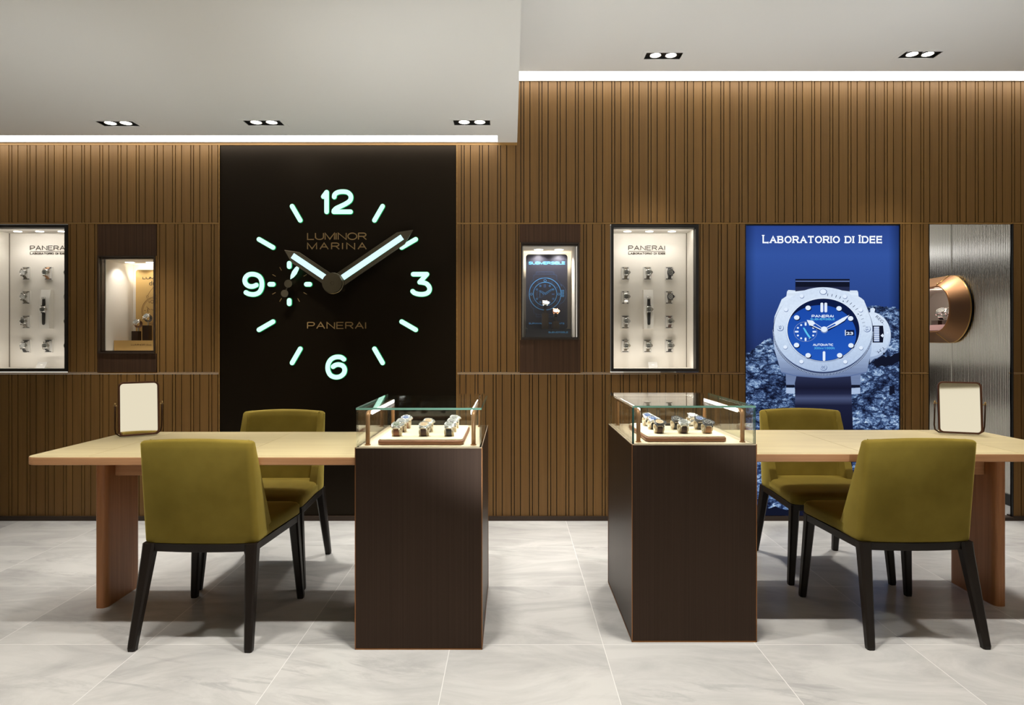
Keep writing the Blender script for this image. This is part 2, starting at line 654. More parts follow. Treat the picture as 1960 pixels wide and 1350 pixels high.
# ------------------------------------------------------------------ lettering
def glyphs():
    g = {}
    g['A'] = (1.0, [[(0, 0), (.5, 1), (1, 0)], [(.2, .36), (.8, .36)]])
    g['B'] = (.86, [[(0, 0), (0, 1)], [(0, 1), (.52, 1)] + arc(.55, .76, .24, .24, 90, -90) + [(0, .52)], [(.5, .52)] + arc(.58, .26, .28, .26, 90, -90) + [(0, 0)]])
    g['C'] = (.95, [arc(.5, .5, .5, .5, 42, 318, 22)])
    g['D'] = (.98, [[(0, 0), (0, 1)], [(0, 1), (.42, 1)] + arc(.48, .5, .5, .5, 88, -88, 18) + [(0, 0)]])
    g['E'] = (.82, [[(.82, 1), (0, 1), (0, 0), (.82, 0)], [(0, .52), (.74, .52)]])
    g['F'] = (.78, [[(.78, 1), (0, 1), (0, 0)], [(0, .5), (.68, .5)]])
    g['G'] = (1.0, [arc(.5, .5, .5, .5, 42, 330, 22) + [(.97, .46), (.58, .46)]])
    g['I'] = (.0, [[(0, 0), (0, 1)]])
    g['L'] = (.74, [[(0, 1), (0, 0), (.74, 0)]])
    g['M'] = (1.1, [[(0, 0), (0, 1), (.55, .05), (1.1, 1), (1.1, 0)]])
    g['N'] = (.95, [[(0, 0), (0, 1), (.95, 0), (.95, 1)]])
    g['O'] = (1.06, [arc(.53, .5, .53, .5, 90, 450, 28)])
    g['P'] = (.86, [[(0, 0), (0, 1)], [(0, 1), (.52, 1)] + arc(.56, .73, .3, .27, 90, -90) + [(0, .46)]])
    g['R'] = (.92, [[(0, 0), (0, 1)], [(0, 1), (.54, 1)] + arc(.58, .74, .3, .26, 90, -90) + [(0, .48)], [(.5, .48), (.92, 0)]])
    g['S'] = (.86, [smooth_pts([(.82, .82), (.68, .97), (.43, 1.0), (.16, .94), (.05, .76), (.16, .58), (.45, .5), (.74, .42), (.84, .24), (.72, .06), (.43, 0), (.14, .04), (.02, .2)], 3)])
    g['T'] = (.9, [[(0, 1), (.9, 1)], [(.45, 1), (.45, 0)]])
    g['U'] = (.95, [[(0, 1), (0, .36)] + arc(.475, .36, .475, .36, 180, 360) + [(.95, 1)]])
    g['V'] = (1.0, [[(0, 1), (.5, 0), (1, 1)]])
    g['.'] = (.0, [[(0, 0), (0, .06)]])
    return g
GL = glyphs()

def letter_strokes(text, x0, x1, z0, z1, gap=0.3, small=None):
    """strokes (lists of (x, z)) of a line of capitals fitted into a box; small = height ratio of the small capitals"""
    items, x = [], 0.0
    first = True
    for ch in text:
        if ch == ' ':
            x += 0.62
            first = True
            continue
        s = small if (small and ch.islower()) else 1.0
        w, st = GL[ch.upper()]
        w *= s
        items.append((x, s, st))
        x += w + gap * (1.25 if ch == 'I' else 1.0)
    tot = x - gap
    sx, sz = (x1 - x0) / tot, (z1 - z0)
    out = []
    for ox, s, st in items:
        for pl in st:
            out.append([(x0 + (ox + p[0] * s) * sx, z0 + p[1] * s * sz) for p in pl])
    return out

def write(g, text, px0, px1, py0, py1, yp, depth, w, mi=0, side=None, gap=0.3, small=None, serif=0.0):
    """capitals between photo pixels px0..px1 / py0 (top)..py1 (bottom) on the plane y = yp"""
    x0, x1, z1, z0 = WX(px0, yp), WX(px1, yp), WZ(py0, yp), WZ(py1, yp)
    i = 0
    for st in letter_strokes(text, x0 + w / 2, x1 - w / 2, z0 + w / 2, z1 - w / 2, gap, small):
        dy = 0.00008 * (i % 3)
        i += 1
        # split at sharp corners so that every stroke keeps its width
        g.ribbon(st, w, yp - depth - dy, yp, mi, side, False)
        if serif:
            for e, nb in ((st[0], st[1]), (st[-1], st[-2])):
                dx, dz = e[0] - nb[0], e[1] - nb[1]
                if abs(dz) > abs(dx) * 0.8:
                    g.ribbon([(e[0] - serif, e[1]), (e[0] + serif, e[1])], w * 0.7, yp - depth - dy - 0.00003, yp, mi, side, False)
                elif abs(dx) > 0 and abs(dz) < 1e-6 and len(st) < 5:
                    g.ribbon([(e[0], e[1] - serif * 0.7), (e[0], e[1] + serif * 0.7)], w * 0.7, yp - depth - dy - 0.00003, yp, mi, side, False)
    return g

def font_text(g, text, x0, x1, z0, z1, y, mi=0, bold=0.0, rot=0.0):
    c = bpy.data.curves.new('lettering', 'FONT')
    c.body = text
    c.offset = bold
    o = bpy.data.objects.new('lettering', c)
    COL.objects.link(o)
    dg = bpy.context.evaluated_depsgraph_get()
    me = bpy.data.meshes.new_from_object(o.evaluated_get(dg))
    vs = [v.co.copy() for v in me.vertices]
    fs = [tuple(p.vertices) for p in me.polygons]
    bpy.data.objects.remove(o)
    bpy.data.curves.remove(c)
    ax, bx = min(v.x for v in vs), max(v.x for v in vs)
    az, bz = min(v.y for v in vs), max(v.y for v in vs)
    cx, cz = (x0 + x1) / 2, (z0 + z1) / 2
    cr, sr = math.cos(rot), math.sin(rot)
    out = []
    for v in vs:
        px = x0 + (v.x - ax) / (bx - ax) * (x1 - x0) - cx
        pz = z0 + (v.y - az) / (bz - az) * (z1 - z0) - cz
        out.append((cx + px * cr - pz * sr, y, cz + px * sr + pz * cr))
    g.add(out, fs, mi)
    bpy.data.meshes.remove(me)
    return g

# ================================================================== THE SETTING
ZL, ZR, XS = 2.506, 2.917, 0.038      # left and right ceiling heights, x of the step
XA, XB, YR = -4.6, 4.6, -6.0          # room
# floor
g = G()
g.add([(XA - 0.1, YR, 0), (XB + 0.1, YR, 0), (XB + 0.1, 7.0, 0), (XA - 0.1, 7.0, 0)], [(0, 1, 2, 3)])
g.add([(XA - 0.1, YR, -0.08), (XB + 0.1, YR, -0.08), (XB + 0.1, 7.0, -0.08), (XA - 0.1, 7.0, -0.08)], [(3, 2, 1, 0)])
struct('floor', g, 'marble')

# plank wall
PITCH = [0.0195, 0.0405, 0.0605]
GAP = 0.0052
def planks(g, x0, x1, z0, z1, off=0.0):
    """vertical boards of three widths with dark gaps, over a dark backing"""
    g.box(x0, x1, YW + 0.010, YW + 0.018, z0, z1, 1)
    P = sum(PITCH)
    x = off - P * math.ceil((off - x0) / P)
    i = 0
    while x < x1:
        w = PITCH[i % 3]
        a, b = max(x + GAP / 2, x0), min(x + w - GAP / 2, x1)
        if b - a > 0.003:
            g.box(a, b, YW, YW + 0.012, z0, z1, 0)
        x += w
        i += 1

ZB1, ZB2 = 1.9665, 0.977         # the two horizontal seams
X_CL0, X_CL1 = WX(420.5), WX(873.5)
X_PO0, X_PO1 = WX(1426.5), WX(1723.5)
X_ME0, X_ME1 = WX(1779), WX(1938)
N4X0, N4X1 = WX(1168), WX(1338)
DX14 = -4.175
N1X0, N1X1 = N4X0 + DX14, WX(128.5)
N2X0, N2X1 = WX(186), WX(299)
N3X0, N3X1 = WX(995), WX(1111)
g = G()
zt = 2.490
planks(g, XA, X_CL0, ZB1 + 0.010, zt, WX(17))
planks(g, X_CL1, XS, ZB1 + 0.010, zt, WX(883))
planks(g, XS + 0.001, XB, ZB1 + 0.010, ZR + 0.02, WX(997))
mid = [(XA, N1X0, WX(20)), (N1X1, N2X0, WX(129)), (N2X1, X_CL0, WX(300)), (X_CL1, N3X0, WX(883)), (N3X1, N4X0, WX(1117)),
       (N4X1, X_PO0, WX(1340)), (X_PO1, X_ME0, WX(1727)), (X_ME1, XB, WX(1955))]
for a, b, o in mid:
    planks(g, a, b, ZB2 + 0.004, ZB1 - 0.001, o)
for a, b, o in ((XA, X_CL0, WX(17)), (X_CL1, X_PO0, WX(944)), (X_PO1, X_ME0, WX(1727)), (X_ME1, XB, WX(1955))):
    planks(g, a, b, 0.03, ZB2 - 0.007, o)
struct('wall_back', g, ['wall_oak', 'wall_gap'])
# light seam strips and head trim
g = G()
for a, b in ((XA, X_CL0), (X_CL1, XB)):
    g.box(a, b, YW - 0.001, YW + 0.02, ZB1, ZB1 + 0.008)
struct('trim_1', g, 'trim_oak')
g = G()
for a, b in ((XA, X_CL0), (X_CL1, X_PO0), (X_PO1, X_ME0), (X_ME1, XB)):
    g.box(a, b, YW - 0.001, YW + 0.03, ZB2 - 0.005, ZB2 + 0.002)
struct('trim_2', g, 'trim_oak')
g = G()
g.box(XA, XS, YW - 0.002, YW + 0.04, 2.4885, 2.5065)
g.box(X_CL0 - 0.006, X_CL0, YW - 0.002, YW + 0.03, 0.03, 2.4885)
g.box(X_CL1, X_CL1 + 0.006, YW - 0.002, YW + 0.03, 0.03, 2.4885)
struct('trim_3', g, 'trim_oak')
g = G()
for a, b in ((XA, X_ME0), (X_ME0, X_ME1), (X_ME1, XB)):
    g.box(a, b, YW - 0.014, YW + 0.05, 0.0, 0.030 if b != X_ME1 else 0.022)
struct('baseboard_back', g, 'frame_dark')

# ceiling with the two heights, the cove slots and holes for the downlights
COVE_W = 0.135
DL = [(-2.380, 3.889, ZL), (-1.493, 3.876, ZL), (-0.238, 3.872, ZL), (0.919, 3.891, ZR), (2.463, 3.875, ZR)]
DLX = [-2.38, -1.493, -0.238, 0.919, 2.463]
OFF = [(x, 2.2 if x < XS else 2.33, ZL if x < XS else ZR) for x in (-2.38, -1.35, -0.30, 0.75, 1.65, 2.60)] + [(x, 0.35, ZL if x < XS else ZR) for x in (-1.9, -0.6, 0.6, 1.9)]
HW, HD = 0.110, 0.046
def ceiling_with_holes(g, x0, x1, y0, y1, z, holes):
    hs = sorted(holes)
    ys = sorted({h[1] for h in hs})
    # bands in y around each row of holes
    edges = [y0]
    rows = []
    for y in ys:
        row = [h for h in hs if h[1] == y]
        rows.append((y, row))
    rows.sort()
    cur = y0
    merged = []
    for y, row in rows:
        if merged and y - merged[-1][0] < 2.2 * HD:
            merged[-1][1].extend(row)
        else:
            merged.append([y, list(row)])
    for y, row in merged:
        lo, hi = min(r[1] for r in row) - HD, max(r[1] for r in row) + HD
        g.box(x0, x1, cur, lo, z, z + 0.08)
        xx = x0
        for h in sorted(row):
            g.box(xx, h[0] - HW, lo, hi, z, z + 0.08)
            if h[1] + HD < hi - 1e-6:
                g.box(h[0] - HW, h[0] + HW, h[1] + HD, hi, z, z + 0.08)
            if h[1] - HD > lo + 1e-6:
                g.box(h[0] - HW, h[0] + HW, lo, h[1] - HD, z, z + 0.08)
            xx = h[0] + HW
        g.box(xx, x1, lo, hi, z, z + 0.08)
        cur = hi
    g.box(x0, x1, cur, y1, z, z + 0.08)
allh = DL + OFF
g = G()
ceiling_with_holes(g, XA, XS, YR, YW - 0.012 - COVE_W, ZL, [h for h in allh if h[2] == ZL])
ceiling_with_holes(g, XS, XB, YR, YW - 0.012 - COVE_W, ZR, [h for h in allh if h[2] == ZR])
XC1 = WX(952, 4.12)
g.box(XC1, XS, YW - 0.012 - COVE_W, YW, ZL, ZL + 0.08)          # end of the left slot
g.box(XA, XC1, YW - 0.012, YW, ZL, ZL + 0.08)                     # lip by the wall
g.box(XS, XB, YW - 0.010, YW, ZR - 0.004, ZR + 0.08)
g.box(XA, XS, YR, YW - 0.001, ZL + 0.08, ZL + 0.10)
g.box(XS - 0.02, XS, YR, YW - 0.001, ZL + 0.10, ZR + 0.10)       # step face
g.box(XS, XB, YR, YW + 0.06, ZR + 0.08, ZR + 0.10)
struct('ceiling', g, 'plaster')
# other walls
g = G(); g.box(XA - 0.1, XA, YR, YW, 0, ZR); struct('wall_left', g, 'plaster_warm')
g = G(); g.box(XB, XB + 0.1, -2.8, YW, 0, ZR); struct('wall_right', g, 'plaster_warm')
g = G(); g.box(XB, XB + 0.1, YR, -5.7, 0, ZR); struct('wall_corner', g, 'plaster_warm')
g = G(); g.box(XA, -0.3, YR - 0.1, YR, 0, ZR); g.box(1.9, XB, YR - 0.1, YR, 0, ZR); g.box(-0.3, 1.9, YR - 0.1, YR, 2.3, ZR); struct('wall_front', g, 'plaster_warm')

# ------------------------------------------------------------------ cove lights and downlights
g = G()
g.box(XA, XC1 - 0.001, YW - 0.012 - COVE_W + 0.001, YW - 0.0125, ZL + 0.012, ZL + 0.03)
single('cove_light', g, 'cove', 'glowing white cove strip along the lower ceiling above the big clock', 'cove light')
g = G()
g.box(XS + 0.001, XB, YW - 0.010 - COVE_W, YW - 0.0105, ZR + 0.010, ZR + 0.03)
single('cove_light', g, 'cove', 'glowing white cove strip along the higher ceiling above the blue poster', 'cove light')

def lathe_disc(g, c, r, z0, z1, n=24, mi=0):
    g.rings([[(c[0] + r * math.cos(2 * PI * k / n), c[1] + r * math.sin(2 * PI * k / n), z) for k in range(n)] for z in (z0, z1)], mi, True, False)

def downlight_meshes():
    hs = G()
    t = 0.004
    hs.box(-HW, HW, -HD, -HD + t, 0.001, 0.07)
    hs.box(-HW, HW, HD - t, HD, 0.001, 0.07)
    hs.box(-HW, -HW + t, -HD, HD, 0.001, 0.07)
    hs.box(HW - t, HW, -HD, HD, 0.001, 0.07)
    hs.box(-HW, HW, -HD, HD, 0.066, 0.07)
    hs.box(-HW + t, HW - t, -HD + t, HD - t, 0.013, 0.015)
    tr = G()
    b = 0.022
    for x0, x1, y0, y1 in ((-HW - b, HW + b, -HD - b, -HD), (-HW - b, HW + b, HD, HD + b), (-HW - b, -HW, -HD, HD), (HW, HW + b, -HD, HD)):
        tr.box(x0, x1, y0, y1, -0.0015, -0.0001)
    lp = G()
    lathe_disc(lp, (0, 0), 0.029, 0.0, 0.008)
    rf = G()
    rf.rings([[(r * math.cos(2 * PI * k / 24), r * math.sin(2 * PI * k / 24), z) for k in range(24)] for r, z in ((0.036, 0.0), (0.031, 0.010), (0.029, 0.010), (0.034, 0.0))], 0, False, True)
    return hs.mesh('housing', ['black_box']), tr.mesh('trim_frame', ['plaster']), lp.mesh('lamp', ['lamp_disc']), rf.mesh('reflector', ['reflector'])
dm = downlight_meshes()
DLAB = ['twin recessed downlight farthest from the ceiling step, on the lower ceiling',
        'twin recessed downlight in the lower ceiling above the left of the clock',
        'twin recessed downlight in the lower ceiling beside the ceiling step',
        'twin recessed downlight in the higher ceiling above the niche and white vitrine',
        'twin recessed downlight in the higher ceiling above the poster and steel panel']
def downlight(x, y, z, label, power, size, tilt=0.0):
    t = thing('recessed_downlight', label, 'downlight', (x, y, z), 'twin square ceiling downlights')
    link('housing', dm[0], t)
    link('trim_frame', dm[1], t)
    for s in (-1, 1):
        r = link('reflector', dm[3], t)
        r.location = (s * 0.047, 0, 0.002)
        o = link('lamp', dm[2], r)
        o.location = (0, 0, 0.001)
        ld = bpy.data.lights.new('downlight_beam', 'SPOT')
        ld.energy = power
        ld.color = WARM
        ld.spot_size = math.radians(size)
        ld.spot_blend = 0.9
        ld.shadow_soft_size = 0.03
        lo = bpy.data.objects.new('downlight_beam', ld)
        COL.objects.link(lo)
        lo.location = (x + s * 0.047, y, z - 0.004)
        lo.rotation_euler = (tilt, 0, 0)
for (x, y, z), lb in zip(DL, DLAB):
    downlight(x, y, z, lb, SPOT_WALL, 56)
names = ['far from the step', 'next but one from the step', 'beside the step']
OLAB = ['twin downlight over the table edge under the lower ceiling, farthest from the step', 'twin downlight over the middle of the table by the clock',
        'twin downlight over the glass case by the clock', 'twin downlight over the glass case by the poster', 'twin downlight over the table by the poster',
        'twin downlight over the table end by the steel panel', 'twin downlight behind the viewer, outermost under the lower ceiling', 'twin downlight behind the viewer, under the lower ceiling by the step',
        'twin downlight behind the viewer, under the higher ceiling by the step', 'twin downlight behind the viewer, outermost under the higher ceiling']
for i, ((x, y, z), lb) in enumerate(zip(OFF, OLAB)):
    downlight(x, y, z, lb, (SPOT_TABLE if i not in (2, 3) else SPOT_TABLE * 1.7) if i < 6 else SPOT_FRONT, 74 if i not in (2, 3) else 112)

for i, x in enumerate((-2.6, -1.3, 0.0, 1.3, 2.6)):  # added lamps, out of view, put in to brighten the ceiling
    t = thing('ceiling_fill_lamp', 'added fill lamp for the ceiling, unseen on the aisle floor, %s' % ('outermost by the left wall', 'before the clock table', 'in the middle of the aisle', 'before the poster table', 'outermost by the right wall')[i], 'uplight', (x, 0.95, 0.0), 'added unseen ceiling fill lamps')
    g = G(); lathe_disc(g, (x, 0.95), 0.06, 0.0, 0.006); part('rim', g, 'frame_black', t)
    g = G(); lathe_disc(g, (x, 0.95), 0.05, 0.006, 0.008); part('lens', g, 'lens', t)
    ld = bpy.data.lights.new('ceiling_fill_beam', 'SPOT')
    ld.energy = CEILING_FILL * (1.0 if x < -0.5 else 2.0); ld.color = (0.93, 0.97, 1.0); ld.spot_size = math.radians(54); ld.spot_blend = 1.0; ld.shadow_soft_size = 0.05
    lo = bpy.data.objects.new('ceiling_fill_beam', ld); COL.objects.link(lo)
    lo.location = (x, 0.95, 0.02)
    lo.rotation_euler = (PI - math.radians(46), 0, 0)

# ================================================================== BIG CLOCK
ck = thing('wall_clock', 'giant dark wall clock with glowing mint numerals and bronze hands', 'clock', ((X_CL0 + X_CL1) / 2, YW, 0.03))
g = G(); g.box(X_CL0, X_CL1, YW + 0.004, YW + 0.03, 0.03, 2.4885)
part('dial_panel', g, 'clock_panel', ck)
CC = (646.0, 545.0)
def cpx(pts):   # crop pixels of the clock zoom to world
    return [W(420 + x / 2.754, 270 + y / 2.754) for x, y in pts]
YF = YW + 0.004
sw = 24 / 2.754 * YW / F
one = [(549, 294), (566, 271), (566, 374)]
two = smooth_pts([(606, 296), (609, 283), (624, 272), (648, 268), (674, 271), (690, 284), (694, 300), (688, 316), (668, 331), (640, 345), (617, 356), (605, 368)], 5) + [(604, 374), (692, 374)]
three = [(1022, 703), (1094, 703), (1056, 745)] + smooth_pts([(1062, 745), (1088, 751), (1104, 766), (1108, 784), (1099, 800), (1078, 808), (1052, 808), (1030, 802), (1019, 793)], 5)
nine = smooth_pts([(141, 799), (158, 807), (186, 809), (211, 798), (224, 772), (224, 740), (212, 716), (188, 704), (160, 704), (142, 716), (135, 735), (141, 754), (158, 766), (178, 767), (196, 760)], 5)
six = smooth_pts([(657, 1151), (640, 1140), (612, 1140), (588, 1153), (574, 1178), (573, 1208), (586, 1234), (610, 1245), (636, 1242), (656, 1226), (661, 1204), (651, 1186), (630, 1179), (612, 1182), (600, 1190)], 5)
def glow(pts):
    g = G()
    runs, cur = [], [pts[0]]
    for i in range(1, len(pts)):
        cur.append(pts[i])
        if i < len(pts) - 1:
            a, b = Vector(pts[i]) - Vector(pts[i - 1]), Vector(pts[i + 1]) - Vector(pts[i])
            if a.angle(b) > 0.7:
                runs.append(cur)
                cur = [pts[i]]
    runs.append(cur)
    for k, r in enumerate(runs):
        g.ribbon(r, sw, YF - 0.010 - 0.0001 * k, YF, 0, 1)
        g.ribbon(r, sw * 1.2, YF - 0.004 - 0.0001 * k, YF, 2, 2)  # wider green ribbon stands in for the halo around the stroke
    return g
NM = ['numeral_face', 'numeral_side', 'numeral_glow']
g = glow(cpx(one)); g2 = glow(cpx(two))
g.add([(x, y - 0.0002, z) for x, y, z in g2.v], g2.f); g.m[-len(g2.f):] = g2.m
part('numeral', g, NM, ck, label='glowing numeral twelve')
for st, lb in ((three, 'glowing numeral three'), (six, 'glowing numeral six'), (nine, 'glowing numeral nine')):
    g = glow(cpx(st))
    part('numeral', g, NM, ck, label=lb)
cx0, cz0 = W(*CC)
for h in (1, 2, 4, 5, 7, 8, 10, 11):
    a = math.radians(90 - 30 * h)
    r0, r1 = 142.0 * YW / F, 173.0 * YW / F
    g = glow([(cx0 + r0 * math.cos(a), cz0 + r0 * math.sin(a)), (cx0 + r1 * math.cos(a), cz0 + r1 * math.sin(a))])
    part('hour_marker', g, NM, ck)
# sub-dial
sx, sz = W(554, 544.5)
for dx, dz, ww in ((0, -37, 0), (0, 34, 0), (-34, 0, 1), (36, 0, 1)):
    k = YW / F
    c = (sx + dx * k, sz - dz * k)
    L_ = 3.2 * k
    pts = [(c[0] - L_, c[1]), (c[0] + L_, c[1])] if ww else [(c[0], c[1] - L_), (c[0], c[1] + L_)]
    g = glow(pts)
    part('subdial_marker', g, NM, ck)
g = G()
for i in range(12):
    if i % 3:
        a = math.radians(30 * i)
        g.ribbon([(sx + r * YW / F * math.cos(a), sz + r * YW / F * math.sin(a)) for r in (31, 38)], 0.0035, YF - 0.003, YF, 0, 0, False)
write(g, 'LUMINOR', 588, 702, 445.5, 459.5, YF, 0.004, 0.0062, gap=0.2)
write(g, 'MARINA', 588, 702, 464.5, 478, YF, 0.004, 0.0062, gap=0.42)
write(g, 'PANERAI', 588, 702, 616.5, 630, YF, 0.004, 0.0062, gap=0.3)
part('lettering', g, ['clock_gold'], ck, label='gold lettering and small tick marks')
# sub-dial hand
yh = YF - 0.045
k = yh / F
hx, hz = WX(552.5, yh), WZ(543.5, yh)
def loc(px, py, y):
    return (WX(px, y), WZ(py, y))
g = G()
g.lathe([(0.0, 0.055), (0.026, 0.055), (0.028, 0.045), (0.020, 0.03), (0.018, 0.0)], 24, 0, 'y', (hx, YF, hz))
sh = part('subdial_hand', g, ['hub_steel'], ck)
g = G()
a, b = loc(556, 535, yh), loc(573, 507, yh)
d = Vector(b) - Vector(a); nrm = Vector((-d.y, d.x)).normalized()
leaf = [a] + [tuple(Vector(a) + d * t + nrm * 0.017 * s) for t, s in ((0.2, .7), (0.45, 1.0), (0.75, .8))] + [b] + [tuple(Vector(a) + d * t - nrm * 0.017 * s) for t, s in ((0.75, .8), (0.45, 1.0), (0.2, .7))]
g.prism(leaf, yh - 0.003, yh, 0, 1)
part('hand_insert', g, ['numeral_face', 'numeral_side'], sh)
g = G()
wc = loc(545, 562, yh)
g.lathe([(0.0, 0.004), (0.024, 0.004), (0.024, 0.0)], 24, 0, 'y', (wc[0], yh, wc[1]))
g.ribbon([(hx, hz), wc], 0.008, yh - 0.003, yh, 0, 0, False)
part('counterweight', g, ['hand_bronze'], sh)
# main hands
def hand(tip, hub, halfw, ins0, ins1, insw, y, tail=0):
    t = Vector(tip); h = Vector(hub)
    d = (t - h).normalized(); nn = Vector((-d.y, d.x))
    L_ = (t - h).length
    sh_ = L_ - halfw * 2.1
    poly = [h - nn * halfw, h + d * sh_ - nn * halfw, t, h + d * sh_ + nn * halfw, h + nn * halfw]
    g = G()
    g.prism([tuple(p) for p in poly], y, y + 0.012, 0)
    hm = part('hand', g, ['hand_bronze'], ck, bevel=0.002)
    g = G()
    a, b = h + d * ins0, h + d * ins1
    g.prism([tuple(a - nn * insw), tuple(b - nn * insw), tuple(b + nn * insw), tuple(a + nn * insw)], y - 0.004, y + 0.0005, 0, 1)
    part('hand_insert', g, ['hand_face', 'hand_side'], hm)
    return hm
y1 = YF - 0.085
hub = loc(639.5, 543, y1)
kk = y1 / F
hand(loc(790.5, 440, y1), hub, 13.5 * kk, 20 * kk, 158 * kk, 5.6 * kk, y1)['label'] = 'long bronze minute hand'
y2 = YF - 0.066
hub2 = loc(640.5, 543.5, y2)
kk = y2 / F
hand(loc(543.5, 478.5, y2), hub2, 12.5 * kk, 20 * kk, 97 * kk, 5.6 * kk, y2)['label'] = 'short bronze hour hand'
g = G()
hc_ = W(645, 545)
g.lathe([(0.0, 0.125), (0.008, 0.125), (0.009, 0.128), (0.013, 0.128), (0.0135, 0.124), (0.064, 0.124), (0.066, 0.118), (0.066, 0.104), (0.069, 0.103), (0.070, 0.098), (0.070, 0.080), (0.060, 0.079), (0.060, 0.0)], 48, 0, 'y', (hc_[0], YF, hc_[1]))
part('hub', g, ['hub_steel'], ck)

# ================================================================== WATCHES
MC = {}
def wm(key, fn):
    if key not in MC:
        MC[key] = fn()
    return MC[key]

def sq(rx, ry, n, k=32):
    out = []
    for i in range(k):
        a = 2 * PI * i / k
        c, s = math.cos(a), math.sin(a)
        out.append((rx * math.copysign(abs(c) ** (2 / n), c), ry * math.copysign(abs(s) ** (2 / n), s)))
    return out

def case_mesh(mat):
    def f():
        g = G()
        b = sq(0.0205, 0.0205, 3.4)
        g.rings([[(x * s, y * s, z) for x, y in b] for s, z in ((0.86, -0.0055), (0.97, -0.004), (1.0, -0.001), (0.98, 0.0025), (0.90, 0.0042))], 0)
        n = 32
        g.rings([[(r * math.cos(2 * PI * i / n), r * math.sin(2 * PI * i / n), z) for i in range(n)] for r, z in ((0.0198, 0.003), (0.0198, 0.0062), (0.0188, 0.0076), (0.0174, 0.0076), (0.0168, 0.0058))], 0, False)
        for s in (-1, 1):
            for t in (-1, 1):
                g.box(t * 0.0135 - 0.0025, t * 0.0135 + 0.0025, s * 0.0215 - 0.0045, s * 0.0215 + 0.0045, -0.006, 0.001)
        return g.mesh('case', [mat])
    return wm(('case', mat), f)

def dial_mesh(mat, lume='lume'):
    def f():
        g = G()
        n = 28
        c = [(0.0172 * math.cos(2 * PI * i / n), 0.0172 * math.sin(2 * PI * i / n), 0.0056) for i in range(n)]
        g.add(c, [tuple(range(n))], 0)
        for h in range(12):
            a = PI / 6 * h
            M = Matrix.Rotation(-a, 3, 'Z')
            w = 0.0011 if h % 3 else 0.0017
            q = [M @ Vector(p) for p in ((-w, 0.0112, 0.0058), (w, 0.0112, 0.0058), (w, 0.0152, 0.0058), (-w, 0.0152, 0.0058))]
            g.add(q, [(0, 1, 2, 3)], 1)
        for ang, L_, w in ((-62, 0.008, 0.0012), (62, 0.0125, 0.001)):
            M = Matrix.Rotation(-math.radians(ang), 3, 'Z')
            q = [M @ Vector(p) for p in ((-w, -0.001, 0.0061), (w, -0.001, 0.0061), (w * .4, L_, 0.0061), (-w * .4, L_, 0.0061))]
            g.add(q, [(0, 1, 2, 3)], 1)
        return g.mesh('dial', [mat, lume])
    return wm(('dial', mat, lume), f)

def guard_mesh(mat):
    def f():
        g = G()
        o = arc(0.0185, 0, 0.0095, 0.0125, -90, 90, 10)
        g.zprism(o, -0.003, 0.0035)
        g.box(0.0275, 0.0305, -0.0025, 0.0025, -0.0025, 0.003)
        return g.mesh('crown_guard', [mat])
    return wm(('guard', mat), f)

def band(pts_fn, w0, w1, th, a, b, n, mat, name):
    """strap strip along a path in the local y-z plane"""
    g = G()
    rs = []
    for i in range(n + 1):
        t = a + (b - a) * i / n
        (y, z), (ny, nz) = pts_fn(t)
        u = i / n
        w = w0 + (w1 - w0) * (1 - abs(2 * u - 1) * 0 if False else u)
        rs.append([(-w / 2, y - ny * th / 2, z - nz * th / 2), (w / 2, y - ny * th / 2, z - nz * th / 2), (w / 2, y + ny * th / 2, z + nz * th / 2), (-w / 2, y + ny * th / 2, z + nz * th / 2)])
    g.rings(rs, 0, True, False)
    return g

RA, RB = 0.0235, 0.0205     # strap loop radii
def loop_pt(t):
    y, z = RA * math.sin(t), -RB - 0.004 + RB * math.cos(t)
    ny, nz = math.sin(t) / RA, math.cos(t) / RB
    k = math.hypot(ny, nz)
    return (y, z), (ny / k, nz / k)
def loop_strap(mat):
    return [wm(('loop', mat), lambda: band(loop_pt, 0.022, 0.022, 0.0035, math.radians(42), math.radians(318), 26, mat, 'strap').mesh('strap', [mat]))]
def wall_pt(t):     # arch from the plaque slot up over the case
    y = t
    z = -0.004 - 0.026 * (abs(t) / 0.040) ** 2.2
    s = -0.026 * 2.2 * (abs(t) / 0.040) ** 1.2 / 0.040 * (1 if t > 0 else -1)
    k = math.hypot(1, s)
    return (y, z), (-s / k, 1 / k)
def wall_strap(mat):
    return [wm(('wallstrap', mat, k), lambda: band(wall_pt, 0.022, 0.020, 0.003, k * 0.017, k * 0.041, 8, mat, 'strap').mesh('strap', [mat])) for k in (1, -1)]
def long_pt(t):
    return (t, -0.0075), (0, 1)
def long_strap(mat):
    def f():
        g = band(long_pt, 0.023, 0.019, 0.0035, -0.018, -0.098, 10, mat, 'strap')
        g.rings([[(0.0095 * math.cos(a), -0.098 - 0.0095 * math.sin(a), z) for a in [PI * k / 8 for k in range(9)]] for z in (-0.00925, -0.00575)], 0, True, False)
        return g.mesh('strap', [mat])
    return [wm(('long', mat, 0), f), wm(('long', mat, 1), lambda: band(long_pt, 0.023, 0.019, 0.0035, 0.018, 0.076, 10, mat, 'strap').mesh('strap', [mat]))]
def buckle_mesh():
    def f():
        g = G()
        g.tube([(-0.013, 0.072, -0.004), (0.013, 0.072, -0.004), (0.013, 0.084, -0.004), (-0.013, 0.084, -0.004)], 0.0018, 6, 0, closed=True)
        g.tube([(0, 0.072, -0.004), (0, 0.085, -0.0035)], 0.0012, 6)
        return g.mesh('buckle', ['steel'])
    return wm('buckle', f)

